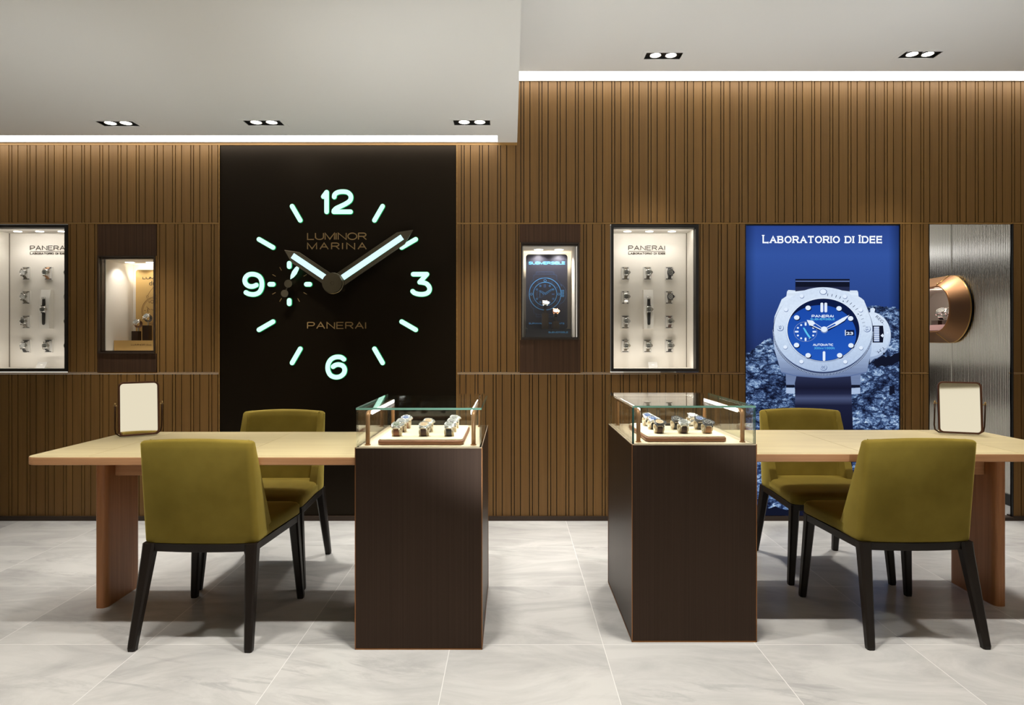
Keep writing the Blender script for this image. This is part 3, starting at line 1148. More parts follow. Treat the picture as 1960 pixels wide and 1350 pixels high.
def watch(label, loc, rot, dial, strap, case='steel', kind='loop', group=None, scale=1.0):
    t = bpy.data.objects.new('wrist_watch', None)
    t.empty_display_size = 0.02
    COL.objects.link(t)
    t.location = loc
    t.rotation_euler = rot
    t.scale = (scale,) * 3
    t['label'] = label
    t['category'] = 'watch'
    if group:
        t['group'] = group
    link('case', case_mesh(case), t)
    link('dial', dial_mesh(dial, 'letter_black' if dial == 'dial_white' else 'lume'), t)
    link('crown_guard', guard_mesh(case), t)
    for m in {'loop': loop_strap, 'wall': wall_strap, 'long': long_strap}[kind](strap):
        link('strap', m, t)
    if kind == 'long':
        link('buckle', buckle_mesh(), t)
    return t

# ================================================================== WHITE VITRINES
def niche_spot(g, x, y, z, rx=0.026, ry=0.020):
    n = 20
    g.rings([[(x + rx * math.cos(2 * PI * k / n), y + ry * math.sin(2 * PI * k / n), zz) for k in range(n)] for zz in (z - 0.003, z)], 0, True, False)

def spot(x, y, z, power, size=110, tilt=0.0, blend=0.6, col=(1, 0.96, 0.9)):
    ld = bpy.data.lights.new('vitrine_beam', 'SPOT')
    ld.energy = power
    ld.color = col
    ld.spot_size = math.radians(size)
    ld.spot_blend = blend
    ld.shadow_soft_size = 0.015
    o = bpy.data.objects.new('vitrine_beam', ld)
    COL.objects.link(o)
    o.location = (x, y, z)
    o.rotation_euler = (tilt, 0, 0)

YBK = 4.485
plq = None
def plaque_meshes():
    w, h = 0.029, 0.0475
    g = G()
    g.prism(rrect(-w, w, -h, h, 0.006), -0.008, 0.0, 0)
    for s in (-1, 1):
        z = s * (h - 0.0085)
        g.box(-0.022, 0.022, -0.0085, -0.0078, z - 0.0028, z + 0.0028, 1)
    for a, b, c, d in ((-w * .93, w * .93, h - .003, h - .002), (-w * .93, w * .93, -h + .002, -h + .003), (-w + .002, -w + .003, -h * .93, h * .93), (w - .003, w - .002, -h * .93, h * .93)):
        g.box(a, b, -0.0083, -0.0078, c, d, 2)
    return g.mesh('watch_plaque', ['plaque_white', 'plaque_slot', 'plaque_edge'])
PLM = plaque_meshes()

def vitrine(dx, label, colnames, specs, where):
    def X(px, y=YW):
        return WX(px, y) + dx
    x0, x1 = X(1169.5), X(1336.5)
    z1, z0 = WZ(430.5), WZ(711.5)
    v = thing('wall_vitrine', label, 'vitrine', ((x0 + x1) / 2, YW, z0), 'white wall vitrines')
    xi0, xi1 = X(1174), X(1331)
    zi1, zi0 = WZ(436.5), WZ(706)
    g = G()
    fy0, fy1 = YW - 0.012, YW + 0.05
    g.box(x0, x1, fy0, fy1, zi1, z1); g.box(x0, x1, fy0, fy1, z0, zi0)
    g.box(x0, xi0, fy0, fy1, zi0, zi1); g.box(xi1, x1, fy0, fy1, zi0, zi1)
    g.box(xi0 + 0.002, xi1 - 0.002, YW - 0.006, YW - 0.0055, zi1 + 0.006, zi1 + 0.009, 1)
    g.box(x0 + 0.004, x1 - 0.004, fy0 - 0.0006, fy0 + 0.001, z0 + 0.007, z0 + 0.009, 1)
    part('frame', g, ['frame_black', 'frame_dark'], v)
    g = G()
    fy = fy1
    bx0, bx1 = xi0 - 0.004, xi1 + 0.004
    g.box(bx0 - 0.01, bx1 + 0.01, YBK, YBK + 0.012, zi0 - 0.01, zi1 + 0.01)
    g.box(bx0 - 0.01, bx0, fy, YBK, zi0 - 0.01, zi1 + 0.01)
    g.box(bx1, bx1 + 0.01, fy, YBK, zi0 - 0.01, zi1 + 0.01)
    g.box(bx0, bx1, fy, YBK, zi1 + 0.001, zi1 + 0.011)
    g.box(bx0, bx1, fy, YBK, zi0 - 0.011, zi0 - 0.001)
    for xx in (bx0, bx1 - 0.004):
        g.box(xx, xx + 0.004, YBK - 0.005, YBK, zi0, zi1, 1)
    part('interior', g, ['niche_white', 'niche_seam'], v)
    for px in (1201, 1243, 1286):
        xx = (px - CX) * 4.40 / F + dx
        g = G(); niche_spot(g, xx, 4.40, zi1 + 0.001)
        part('spot_lamp', g, 'niche_lamp', v)
        spot(xx, 4.385, zi1 - 0.006, NICHE, 120)
    s = G()
    write(s, 'PANERAI', 1202.5, 1273.5, 470.3, 479.3, YBK, 0.003, 0.0046, gap=0.3)
    a, b = W(1203, 481.4, YBK), W(1273, 481.4, YBK)
    s.box(a[0], b[0], YBK - 0.002, YBK, a[1] - 0.0015, a[1] + 0.0015)
    write(s, 'Laboratorio di Idee', 1202.5, 1273.5, 482.8, 487.4, YBK, 0.002, 0.0036, gap=0.34, small=0.82, serif=0.0022)
    s.v = [(x + dx, y, z) for x, y, z in s.v]
    part('lettering', s, 'letter_grey', v)
    for zz, en, tilt in ((zi1 - 0.004, 0.85, -28), (zi0 + 0.004, 0.7, -150)):
        ld = bpy.data.lights.new('vitrine_strip', 'AREA')
        ld.shape = 'RECTANGLE'; ld.size, ld.size_y = xi1 - xi0 - 0.04, 0.012
        ld.energy = en; ld.color = (1, 0.96, 0.9)
        lo = bpy.data.objects.new('vitrine_strip', ld); COL.objects.link(lo)
        lo.location = ((xi0 + xi1) / 2, YW + 0.056, zz)
        lo.rotation_euler = (math.radians(-tilt), 0, 0)
    # the tilted card on the floor of the vitrine
    g = G()
    cxx = WX(1249, 4.40) + dx
    zf = zi0 - 0.001
    g.add([(cxx - 0.031, 4.375, zf), (cxx + 0.031, 4.375, zf), (cxx + 0.031, 4.40, zf + 0.040), (cxx - 0.031, 4.40, zf + 0.040),
           (cxx - 0.031, 4.379, zf), (cxx + 0.031, 4.379, zf), (cxx + 0.031, 4.404, zf + 0.040), (cxx - 0.031, 4.404, zf + 0.040)],
          [(0, 1, 2, 3), (7, 6, 5, 4), (0, 4, 5, 1), (1, 5, 6, 2), (2, 6, 7, 3), (3, 7, 4, 0)], 0)
    g.add([(cxx - 0.008, 4.387, zf + 0.0200), (cxx + 0.008, 4.387, zf + 0.0200), (cxx + 0.008, 4.3895, zf + 0.0240), (cxx - 0.008, 4.3895, zf + 0.0240)], [(0, 1, 2, 3)], 1)
    single('display_card', g, ['card_grey', 'plaque_white'], 'small tilted grey card on the floor of the vitrine ' + where, 'card')
    # glass
    g = G(); g.box(xi0, xi1, YW + 0.012, YW + 0.018, zi0, zi1)
    part('glass_pane', g, 'glass_pane', v)
    rows = [523.7, 569.7, 616.5, 662.6]
    rn = ['top row', 'second row', 'third row', 'bottom row']
    cols = [1196.6, 1238.8, 1280.2]
    for r in range(4):
        for c in range(3):
            sp = specs.get((r, c))
            if sp is None:
                continue
            xx, zz = WX(cols[c], YBK) + dx, WZ(rows[r], YBK)
            p = bpy.data.objects.new('watch_plaque', PLM)
            COL.objects.link(p)
            p.location = (xx, YBK, zz)
            p['label'] = 'small white watch plaque, %s, %s' % (rn[r], colnames[c])
            p['category'] = 'plaque'
            p['group'] = 'watch plaques on the vitrine wall ' + where
            watch('%s, %s, %s' % (sp[3], rn[r], colnames[c]), (xx + 0.001, YBK - 0.0385, zz + 0.004), (PI / 2 + math.radians(sp[4] if len(sp) > 4 else -4), 0, 0), sp[0], sp[1], sp[2], 'wall', 'watches on plaques in the vitrine ' + where)
    # long stand with the strap laid flat
    xx = WX(1239, YBK) + dx
    zt_, zb_ = WZ(555.5, YBK), WZ(629.5, YBK)
    g = G()
    prof = [(0.0, zb_), (-0.046, zb_), (-0.050, zb_ + 0.06), (-0.049, zb_ + 0.14), (-0.042, zb_ + 0.21), (-0.030, zt_), (0.0, zt_)]
    n = len(prof)
    w = 0.033
    g.add([(xx - w, YBK + p[0], p[1]) for p in prof] + [(xx + w, YBK + p[0], p[1]) for p in prof], [tuple(range(n)), tuple(range(n, 2 * n))[::-1]] + [(i, i + n, (i + 1) % n + n, (i + 1) % n) for i in range(n)], 0)
    single('watch_stand', g, 'plaque_white', 'tall white watch stand in the middle of the vitrine ' + where, 'stand')
    watch('black strapped watch laid full length on the tall stand, ' + where, (xx, YBK - 0.0595, (zt_ + zb_) / 2 - 0.002), (PI / 2 - math.radians(1.0), 0, 0), 'dial_black', 'strap_black', 'steel', 'long')

B, Wt, Gy = 'dial_black', 'dial_white', 'dial_grey'
specs4 = {
    (0, 0): (B, 'strap_olive', 'steel', 'steel watch with black dial and olive strap'),
    (0, 1): (B, 'strap_olive', 'steel', 'steel watch with large black dial and olive strap'),
    (0, 2): (B, 'strap_black', 'steel_dark', 'dark cased watch with black strap'),
    (1, 0): (B, 'steel', 'steel', 'steel watch with black dial and steel bracelet'),
    (1, 2): ('dial_grey', 'strap_olive', 'steel_dark', 'dark grey watch with olive strap'),
    (2, 0): (B, 'strap_olive', 'steel', 'steel watch with black dial and grey strap', -14),
    (2, 2): (B, 'strap_dark_brown', 'steel', 'steel watch with dark brown strap'),
    (3, 0): (B, 'strap_olive', 'steel', 'steel watch with bright bezel and olive strap', 6),
    (3, 1): (B, 'strap_olive', 'steel', 'steel watch with black dial and green grey strap'),
    (3, 2): (B, 'strap_black', 'steel', 'steel watch with dark dial and black strap'),
}
vitrine(0.0, 'white lit wall vitrine of watches between the navy card niche and blue poster', ['column by the navy card niche', 'middle column left of poster', 'column nearest the blue poster'], specs4, 'beside the blue poster')
specs1 = {
    (0, 0): (Wt, 'strap_olive', 'steel', 'steel watch with white dial'),
    (0, 1): (B, 'strap_tan', 'steel', 'steel watch with black dial and tan strap'),
    (0, 2): (B, 'strap_black', 'steel', 'half hidden black dial watch'),
    (1, 0): (Wt, 'strap_olive', 'steel', 'steel watch with white dial and grey strap'),
    (1, 2): (Wt, 'strap_black', 'steel', 'half hidden white dial watch'),
    (2, 0): (B, 'strap_grey', 'steel', 'bright steel watch with grey strap'),
    (2, 2): (B, 'strap_black', 'steel', 'half hidden dark watch'),
    (3, 0): (Wt, 'strap_black', 'steel', 'steel watch with white dial and black strap', -12),
    (3, 1): (B, 'strap_black', 'steel', 'steel watch with black dial and black strap'),
    (3, 2): (B, 'strap_black', 'steel', 'half hidden steel watch'),
}
vitrine(DX14, 'white lit wall vitrine of watches next to the gold card niche', ['column farthest from the gold niche', 'middle column beside gold niche', 'column nearest the gold niche'], specs1, 'beside the gold niche')

# ================================================================== SMALL BRONZE NICHES
def small_niche(name_label, xo0, xo1, zt_, zf1, zf0, zb_, xi0, xi1, lampx, group, power):
    v = thing('wall_niche', name_label, 'niche', ((xo0 + xo1) / 2, YW, zb_), group)
    g = G(); g.box(xo0, xo1, YW + 0.002, YW + 0.04, zf1, zt_); part('upper_panel', g, 'bronze_panel', v)
    g = G(); g.box(xo0, xo1, YW + 0.002, YW + 0.04, zb_, zf0); part('lower_panel', g, 'bronze_panel', v)
    fx0, fx1 = xo0 + 0.006, xo1 - 0.006
    b = 0.009
    g = G()
    for x0, x1, z0, z1 in ((fx0, fx1, zf1 - b, zf1), (fx0, fx1, zf0, zf0 + b), (fx0, fx0 + b, zf0 + b, zf1 - b), (fx1 - b, fx1, zf0 + b, zf1 - b)):
        g.box(x0, x1, YW - 0.008, YW + 0.055, z0, z1)
    b2 = b + 0.010
    for x0, x1, z0, z1 in ((fx0 + b, fx1 - b, zf1 - b2, zf1 - b), (fx0 + b, fx1 - b, zf0 + b, zf0 + b2), (fx0 + b, fx0 + b + .002, zf0 + b, zf1 - b), (fx1 - b - .002, fx1 - b, zf0 + b, zf1 - b)):
        g.box(x0, x1, YW + 0.02, YW + 0.058, z0, z1)
    part('frame', g, 'frame_dark', v)
    for x0, x1 in ((xo0, fx0), (fx1, xo1)):
        g = G()
        g.box(x0, x1, YW + 0.004, YW + 0.04, zf0, zf1)
        part('side_strip', g, 'trim_oak', v)
    g = G()
    fy, bk = YW + 0.058, 4.63
    zi1, zi0 = zf1 - b2, zf0 + b2 - 0.002
    g.box(xi0 - 0.012, xi1 + 0.012, bk, bk + 0.012, zi0 - 0.01, zi1 + 0.01)
    g.box(xi0 - 0.012, xi0, fy, bk, zi0 - 0.01, zi1 + 0.01)
    g.box(xi1, xi1 + 0.012, fy, bk, zi0 - 0.01, zi1 + 0.01)
    g.box(xi0, xi1, fy, bk, zi1, zi1 + 0.01)
    g.box(xi0, xi1, fy, bk, zi0 - 0.01, zi0)
    part('interior', g, 'niche_white', v)
    for x in lampx:
        g = G(); niche_spot(g, x, 4.47, zi1, 0.030, 0.024)
        part('spot_lamp', g, 'niche_lamp', v)
        spot(x, 4.45, zi1 - 0.006, NICHE * power, 130, 0.0)
    ld = bpy.data.lights.new('card_glow', 'AREA')
    ld.shape = 'RECTANGLE'; ld.size, ld.size_y = 0.26, 0.03; ld.energy = 0.9; ld.color = (1, 0.9, 0.72)
    lo = bpy.data.objects.new('card_glow', ld); COL.objects.link(lo)
    lo.location = ((xi0 + xi1) / 2 - 0.01, 4.565, zi1 - 0.10)
    lo.rotation_euler = (math.radians(90 + 35), 0, 0)
    g = G(); g.box(fx0 + b, fx1 - b, YW + 0.008, YW + 0.014, zf0 + b, zf1 - b)
    part('glass_pane', g, 'glass_pane', v)
    return v, zi0, zi1

# dark blue niche
v3, zi0, zi1 = small_niche('bronze framed wall niche holding the navy card and two watches', N3X0, N3X1, ZB1 - 0.001, WZ(464), WZ(651), ZB2 + 0.003, 0.080, 0.424, (WX(1031, 4.47), WX(1070, 4.47)), 'bronze wall niches', 8.0)
YC = 4.50
g = G(); g.box(WX(1007.3, 4.40), WX(1092.7, 4.40), 4.40, 4.60, zi0, 1.272, 0)
write(g, 'SUBMERSIBLE', 1049.5, 1087.5, 634.6, 637.8, 4.40, 0.0008, 0.0024, mi=1, gap=0.26)
single('display_plinth', g, ['base_navy', 'card_blue_ink'], 'low navy display plinth with blue lettering in the niche beside the clock wall', 'plinth')
g = G()
x0, x1, z0, z1 = WX(1006.6, YC), WX(1086.3, YC), 1.272, WZ(487, YC)
g.prism(rrect(x0, x1, z0, z1, 0.022), YC, YC + 0.012, 0)
def n3(x, y):
    return W(990 + x / 6.752, 460 + y / 6.752, YC)
write(g, 'SUBMERSIBLE', 990 + 146 / 6.752, 990 + 622 / 6.752, 460 + 276 / 6.752, 460 + 314 / 6.752, YC, 0.001, 0.0042, mi=1, gap=0.2)
write(g, 'SURVIVAL INSTRUMENTS', 990 + 148 / 6.752, 990 + 610 / 6.752, 460 + 1065 / 6.752, 460 + 1087 / 6.752, YC, 0.001, 0.0028, mi=1, gap=0.24)
def ln(pts, w=0.002, mi=1, closed=False, d=0.0008):
    g.ribbon([n3(*p) for p in pts], w, YC - d, YC, mi, mi, False, closed)
def circ(cx, cy, rx, ry=None, w=0.002, mi=1, n=40, d=0.0008):
    ln(arc(cx, cy, rx, ry or rx, 0, 360 * (n - 1) / n, n - 1), w, mi, True, d)
C3 = (360, 695)
circ(*C3, 205, 207, 0.0036, 1, 64)
circ(*C3, 152, 152, 0.0032, 1, 56)
circ(360, 522, 15, 15, 0.0022)
for a in range(0, 360, 30):
    r = math.radians(a)
    if a % 90:
        circ(360 + 178 * math.sin(r), 697 - 178 * math.cos(r), 8, 8, 0.0016, 2, 14)
        circ(360 + 122 * math.sin(r), 697 - 122 * math.cos(r), 10, 10, 0.0018, 1, 14)
    elif a in (90, 270):
        circ(360 + 178 * math.sin(r), 697, 15, 13, 0.0022, 1, 16)
for a in range(6, 90, 6):
    r = math.radians(a)
    ln([(360 + q * math.sin(r), 697 - q * math.cos(r)) for q in (162, 176)], 0.0016, 2)
for x in (348, 366):
    ln([(x, 570), (x, 612)], 0.0045, 2)
ln([(346, 700), (288, 655), (300, 650), (352, 680), (362, 696)], 0.0022)
ln([(360, 706), (468, 632), (440, 634), (356, 688)], 0.0022)
circ(295, 698, 46, 46, 0.0018, 2, 30)
for q in ((295, 652, 295, 668), (295, 730, 295, 746), (249, 698, 262, 698), (325, 698, 341, 698)):
    ln([q[:2], q[2:]], 0.004, 2)
ln([(296, 660), (292, 728)], 0.0018)
ln([(448, 698), (480, 698)], 0.0075, 2)
ln([(160, 620), (182, 532), (212, 515), (210, 455), (246, 440), (246, 410), (474, 410), (474, 440), (512, 455), (512, 515), (545, 535), (562, 580)], 0.0014, 2)
ln([(246, 440), (474, 440)], 0.0012, 2)
ln([(246, 488), (474, 488)], 0.0014, 2)
ln([(156, 740), (182, 868), (210, 880), (214, 940), (246, 950), (246, 990), (474, 990), (474, 950), (512, 940), (515, 880), (545, 850), (560, 800)], 0.0014, 2)
ln([(246, 962), (474, 962)], 0.0012, 2)
ln([(210, 880), (250, 890)], 0.0014, 2)
ln(arc(540, 693, 92, 128, -72, 76, 20), 0.0018, 2)
ln([(566, 570), (572, 600)], 0.003, 2)
for yy in (648, 664, 680, 696, 712, 728):
    ln([(566, yy), (606, yy)], 0.0034, 1)
single('display_card', g, ['card_navy', 'card_blue_ink', 'card_blue_dim'], 'navy display card with a blue line drawing of a diving watch', 'card')
for px0, px1, pt, y, lb in ((1037.5, 1050, 599.5, 4.43, 'taller dark display block in front of the navy card'), (1057, 1070.4, 615.5, 4.42, 'shorter dark display block in front of the navy card')):
    g = G(); g.box(WX(px0, y), WX(px1, y), y, y + 0.045, 1.272, WZ(pt, y))
    single('display_block', g, 'block_dark', lb, 'display block', 'dark blocks in the navy card niche', 0.001)
watch('bright steel watch on the taller block before the navy card', (WX(1043.5, 4.43), 4.435, WZ(580, 4.43)), (math.radians(48), 0, 0), 'dial_white', 'strap_black', 'steel', 'loop', None, 0.98)
watch('rose gold watch on the shorter block before the navy card', (WX(1063.5, 4.42), 4.425, WZ(595.8, 4.42)), (math.radians(48), 0, 0), 'dial_white', 'strap_black', 'rose_gold', 'loop', None, 0.98)
# slim stems under both watches
for px, p0, p1, y, lb in ((1043.6, 588, 599.5, 4.44, 'slim watch post on the taller block before the navy card'), (1063.6, 604, 615.5, 4.43, 'slim watch post on the shorter block before the navy card')):
    g = G()
    zt_, zb_ = WZ(p0, y), WZ(p1, y)
    xx = WX(px, y)
    g.rings([[(xx + a * 0.009, y + 0.012 + b * 0.006, z) for a, b in ((-1, -1), (1, -1), (1, 1), (-1, 1))] for z in (zb_, zt_)], 0, True, False)
    single('watch_post', g, 'block_dark', lb, 'watch post')

# gold niche
v2, zi0, zi1 = small_niche('bronze framed wall niche holding the gold card and two watches', N2X0, N2X1, ZB1 - 0.001, WZ(489.5), WZ(677), ZB2 + 0.003, WX(206.5, 4.34), -2.362, (WX(247, 4.46), WX(287, 4.46)), 'bronze wall niches', 2.4)
g = G(); g.box(-2.722, -2.385, 4.40, 4.60, zi0, 1.193, 0)
write(g, 'LUMINOR', 251, 278, 658.5, 661.7, 4.40, 0.0008, 0.0022, mi=1, gap=0.22)
a, b = W(279.5, 658, 4.40), W(290, 662, 4.40)
font_text(g, 'due', a[0], b[0], b[1], a[1], 4.3992, 1)
single('display_plinth', g, ['card_gold', 'card_line'], 'low gold display plinth with fine lettering in the gold niche', 'plinth')
YC = 4.52
g = G()
x0, x1 = WX(260, YC), WX(260, YC) + 0.27
z0, z1 = 1.193, WZ(516.5, YC)
g.prism(rrect(x0, x1, z0, z1, 0.02), YC, YC + 0.012, 0)
def n2(x, y):
    return W(180 + x / 6.431, 480 + y / 6.431, YC)
write(g, 'LUMINOR', 180 + 598 / 6.431, 180 + 910 / 6.431, 480 + 320 / 6.431, 480 + 352 / 6.431, YC, 0.001, 0.0036, mi=1, gap=0.2)
a, b = n2(680, 372), n2(800, 428)
font_text(g, 'due', a[0], b[0], b[1], a[1], YC - 0.001, 1)
def l2(pts, w=0.002, closed=False):
    g.ribbon([n2(*p) for p in pts], w, YC - 0.0008, YC, 2, 2, False, closed)
cx2, cy2 = 760, 740
l2(arc(cx2, cy2, 172, 172, 0, 352, 44), 0.0026, True)
l2(arc(cx2, cy2, 158, 158, 0, 352, 44), 0.0014, True)
l2([(655, 590), (645, 560), (662, 550), (672, 575)], 0.0022)
l2([(662, 550), (690, 500), (740, 440)], 0.0018)
l2([(700, 720), (760, 745), (830, 650)], 0.003)
l2([(676, 620), (680, 645)], 0.004)
l2(arc(715, 628, 18, 18, 0, 330, 12), 0.004, True)
l2([(620, 736), (634, 736)], 0.004)
l2([(662, 712), (662, 755)], 0.004)
l2([(646, 690), (690, 730)], 0.003)
single('display_card', g, ['card_gold', 'letter_black', 'card_line'], 'gold display card with a thin line drawing of a dress watch', 'card')
for px0, px1, pt, y, lb in ((251.5, 263.5, 634, 4.42, 'shorter brown display block in front of the gold card'), (272, 284, 623, 4.44, 'taller brown display block in front of the gold card')):
    g = G(); g.box(WX(px0, y), WX(px1, y), y, y + 0.045, 1.193, WZ(pt, y))
    single('display_block', g, 'block_brown', lb, 'display block', 'brown blocks in the gold card niche', 0.001)
watch('polished steel watch tilted on the shorter block before the gold card', (WX(260.5, 4.43), 4.43, WZ(616.5, 4.43)), (math.radians(52), 0, math.radians(-18)), 'dial_grey', 'strap_brown', 'steel', 'loop', None, 1.0)
watch('polished steel watch tilted on the taller block before the gold card', (WX(279.5, 4.45), 4.45, WZ(605.5, 4.45)), (math.radians(52), 0, math.radians(-18)), 'dial_grey', 'strap_grey', 'steel', 'loop', None, 1.0)
for px, p0, p1, y, lb in ((262.5, 624, 634, 4.43, 'slim watch post on the shorter block before the gold card'), (281.5, 613, 623, 4.45, 'slim watch post on the taller block before the gold card')):
    g = G()
    zt_, zb_ = WZ(p0, y), WZ(p1, y)
    xx = WX(px, y)
    g.rings([[(xx + a * 0.004, y + 0.016 + b * 0.004, z) for a, b in ((-1, -1), (1, -1), (1, 1), (-1, 1))] for z in (zb_, zt_)], 0, True, False)
    single('watch_post', g, 'steel', lb, 'watch post')

# ================================================================== BLUE LIGHT BOX
def grad_mat(name, stops, axis=2, lo=0.0, hi=1.0, strength=1.0, vignette=None, noise=None):
    """backlit print: colour runs along one object axis"""
    m = bpy.data.materials.new(name)
    m.use_nodes = True
    nt = m.node_tree
    nt.nodes.clear()
    n, l = nt.nodes, nt.links
    t = n.new('ShaderNodeTexCoord')
    s = n.new('ShaderNodeSeparateXYZ')
    l.new(t.outputs['Object'], s.inputs[0])
    mr = n.new('ShaderNodeMapRange')
    mr.inputs[1].default_value, mr.inputs[2].default_value = lo, hi
    l.new(s.outputs[axis], mr.inputs[0])
    r = ramp(n, stops)
    l.new(mr.outputs[0], r.inputs[0])
    col = r.outputs[0]
    if noise:
        mp = n.new('ShaderNodeMapping')
        mp.inputs['Scale'].default_value = noise[0]
        l.new(t.outputs['Object'], mp.inputs[0])
        no = n.new('ShaderNodeTexNoise')
        no.inputs['Scale'].default_value = 1.0
        no.inputs['Detail'].default_value = 4
        l.new(mp.outputs[0], no.inputs['Vector'])
        m2 = n.new('ShaderNodeMapRange')
        m2.inputs[1].default_value, m2.inputs[2].default_value = 0.25, 0.75
        m2.inputs[3].default_value, m2.inputs[4].default_value = 1 - noise[1], 1 + noise[1]
        l.new(no.outputs[0], m2.inputs[0])
        mu = n.new('ShaderNodeVectorMath')
        mu.operation = 'SCALE'
        l.new(col, mu.inputs[0])
        l.new(m2.outputs[0], mu.inputs['Scale'])
        col = mu.outputs[0]
    if vignette:
        a = n.new('ShaderNodeMath'); a.operation = 'ABSOLUTE'
        l.new(s.outputs[0], a.inputs[0])
        vr = n.new('ShaderNodeMapRange')
        vr.inputs[1].default_value, vr.inputs[2].default_value = vignette[0], vignette[1]
        vr.inputs[3].default_value, vr.inputs[4].default_value = 1.0, vignette[2]
        l.new(a.outputs[0], vr.inputs[0])
        mu = n.new('ShaderNodeVectorMath'); mu.operation = 'SCALE'
        l.new(col, mu.inputs[0]); l.new(vr.outputs[0], mu.inputs['Scale'])
        col = mu.outputs[0]
    e = n.new('ShaderNodeEmission')
    e.inputs[1].default_value = strength
    o = n.new('ShaderNodeOutputMaterial')
    l.new(col, e.inputs[0])
    l.new(e.outputs[0], o.inputs[0])
    MATS[name] = m
    return m

def rock_mat(name):
    """printed rock: broad light and dark masses broken by fine bright ridges"""
    m = bpy.data.materials.new(name)
    m.use_nodes = True
    nt = m.node_tree
    nt.nodes.clear()
    n, l = nt.nodes, nt.links
    t = n.new('ShaderNodeTexCoord')
    mp = n.new('ShaderNodeMapping')
    mp.inputs['Rotation'].default_value = (0, math.radians(24), 0)
    mp.inputs['Scale'].default_value = (1.0, 1.0, 1.7)
    l.new(t.outputs['Object'], mp.inputs[0])
    def noise(scale, detail, rough, dist, typ='FBM'):
        x = n.new('ShaderNodeTexNoise')
        x.noise_type = typ
        x.inputs['Scale'].default_value = scale
        x.inputs['Detail'].default_value = detail
        x.inputs['Roughness'].default_value = rough
        x.inputs['Distortion'].default_value = dist
        l.new(mp.outputs[0], x.inputs['Vector'])
        return x.outputs[0]
    def math_(op, a, b, c=None):
        x = n.new('ShaderNodeMath')
        x.operation = op
        for k, v in enumerate((a, b, c)):
            if v is None:
                continue
            if isinstance(v, (int, float)):
                x.inputs[k].default_value = v
            else:
                l.new(v, x.inputs[k])
        return x.outputs[0]
    mass = noise(6.5, 4, 0.55, 0.6)
    fine = noise(42, 8, 0.75, 0.5)
    grit = noise(170, 3, 0.6, 0.0)
    vo = n.new('ShaderNodeTexVoronoi')
    vo.feature = 'DISTANCE_TO_EDGE'
    vo.inputs['Scale'].default_value = 11
    wob = n.new('ShaderNodeVectorMath')
    wob.operation = 'MULTIPLY_ADD'
    wn = n.new('ShaderNodeTexNoise')
    wn.inputs['Scale'].default_value = 14
    wn.inputs['Detail'].default_value = 4
    l.new(mp.outputs[0], wn.inputs['Vector'])
    l.new(wn.outputs['Color'], wob.inputs[0])
    wob.inputs[1].default_value = (0.16, 0.16, 0.16)
    l.new(mp.outputs[0], wob.inputs[2])
    l.new(wob.outputs[0], vo.inputs['Vector'])
    crack = n.new('ShaderNodeMapRange')
    crack.inputs[1].default_value, crack.inputs[2].default_value = 0.0, 0.16
    crack.inputs[3].default_value, crack.inputs[4].default_value = -0.10, 0.03
    l.new(vo.outputs['Distance'], crack.inputs[0])
    v = math_('MULTIPLY_ADD', mass, 0.50, 0.0)
    v = math_('MULTIPLY_ADD', fine, 0.62, v)
    v = math_('MULTIPLY_ADD', grit, 0.34, v)
    v = math_('ADD', v, crack.outputs[0])
    r = ramp(n, [(0.58, srgb(16, 21, 42)), (0.70, srgb(44, 60, 98)), (0.78, srgb(88, 116, 164)), (0.85, srgb(160, 192, 230)), (0.93, srgb(232, 244, 255))])
    l.new(v, r.inputs[0])
    e = n.new('ShaderNodeEmission')
    e.inputs[1].default_value = 0.9
    o = n.new('ShaderNodeOutputMaterial')
    l.new(r.outputs[0], e.inputs[0])
    l.new(e.outputs[0], o.inputs[0])
    MATS[name] = m

PX0, PX1 = X_PO0 + 0.004, X_PO1 - 0.004
PZ0, PZ1 = WZ(989), WZ(432)
pcx = (PX0 + PX1) / 2
H = PZ1 - PZ0
pz = 0.03   # origin of the light box
def zf(py):
    return (WZ(py) - pz)
grad_mat('print_ground', [(0.0, srgb(34, 36, 62)), (0.30, srgb(26, 34, 70)), (0.58, srgb(36, 52, 104)), (0.72, srgb(42, 68, 134)), (0.9, srgb(52, 84, 160)), (1.0, srgb(44, 70, 142))], 2, PZ0 - pz, PZ1 - pz, 1.0, (0.44, 0.51, 0.45))
rock_mat('print_rock')
grad_mat('print_steel', [(0.0, srgb(112, 130, 168)), (0.3, srgb(172, 192, 222)), (0.6, srgb(206, 222, 243)), (1.0, srgb(220, 233, 248))], 2, zf(716), zf(550), 1.0, None, ((3, 1, 120), 0.10))
grad_mat('print_bezel', [(0.0, srgb(170, 190, 222)), (0.35, srgb(196, 214, 238)), (0.7, srgb(216, 230, 248)), (1.0, srgb(208, 223, 244))], 2, zf(716), zf(550), 1.0, None, ((60, 1, 60), 0.06))
grad_mat('print_strap', [(0.0, srgb(20, 22, 42)), (0.50, srgb(28, 32, 58)), (0.62, srgb(72, 82, 118)), (0.70, srgb(34, 38, 66)), (0.80, srgb(24, 26, 48)), (1.0, srgb(40, 46, 76))], 2, zf(830), zf(722), 1.0)
emat('print_strap_top', srgb(38, 44, 74), 1.0)
emat('print_strap_line', srgb(92, 110, 160), 1.0)
emat('print_black', srgb(18, 22, 40), 1.0)
emat('print_shadow', srgb(14, 26, 66), 1.0)
grad_mat('print_dial', [(0.0, srgb(34, 88, 188)), (1.0, srgb(28, 72, 166))], 2, zf(690), zf(585), 1.0)
emat('print_white', srgb(226, 238, 255), 1.0)
emat('print_grey', srgb(120, 140, 184), 1.0)
emat('print_mid', srgb(96, 116, 160), 1.0)
emat('print_dark_line', srgb(50, 62, 96), 1.0)
emat('print_cyan', srgb(96, 196, 240), 1.0)
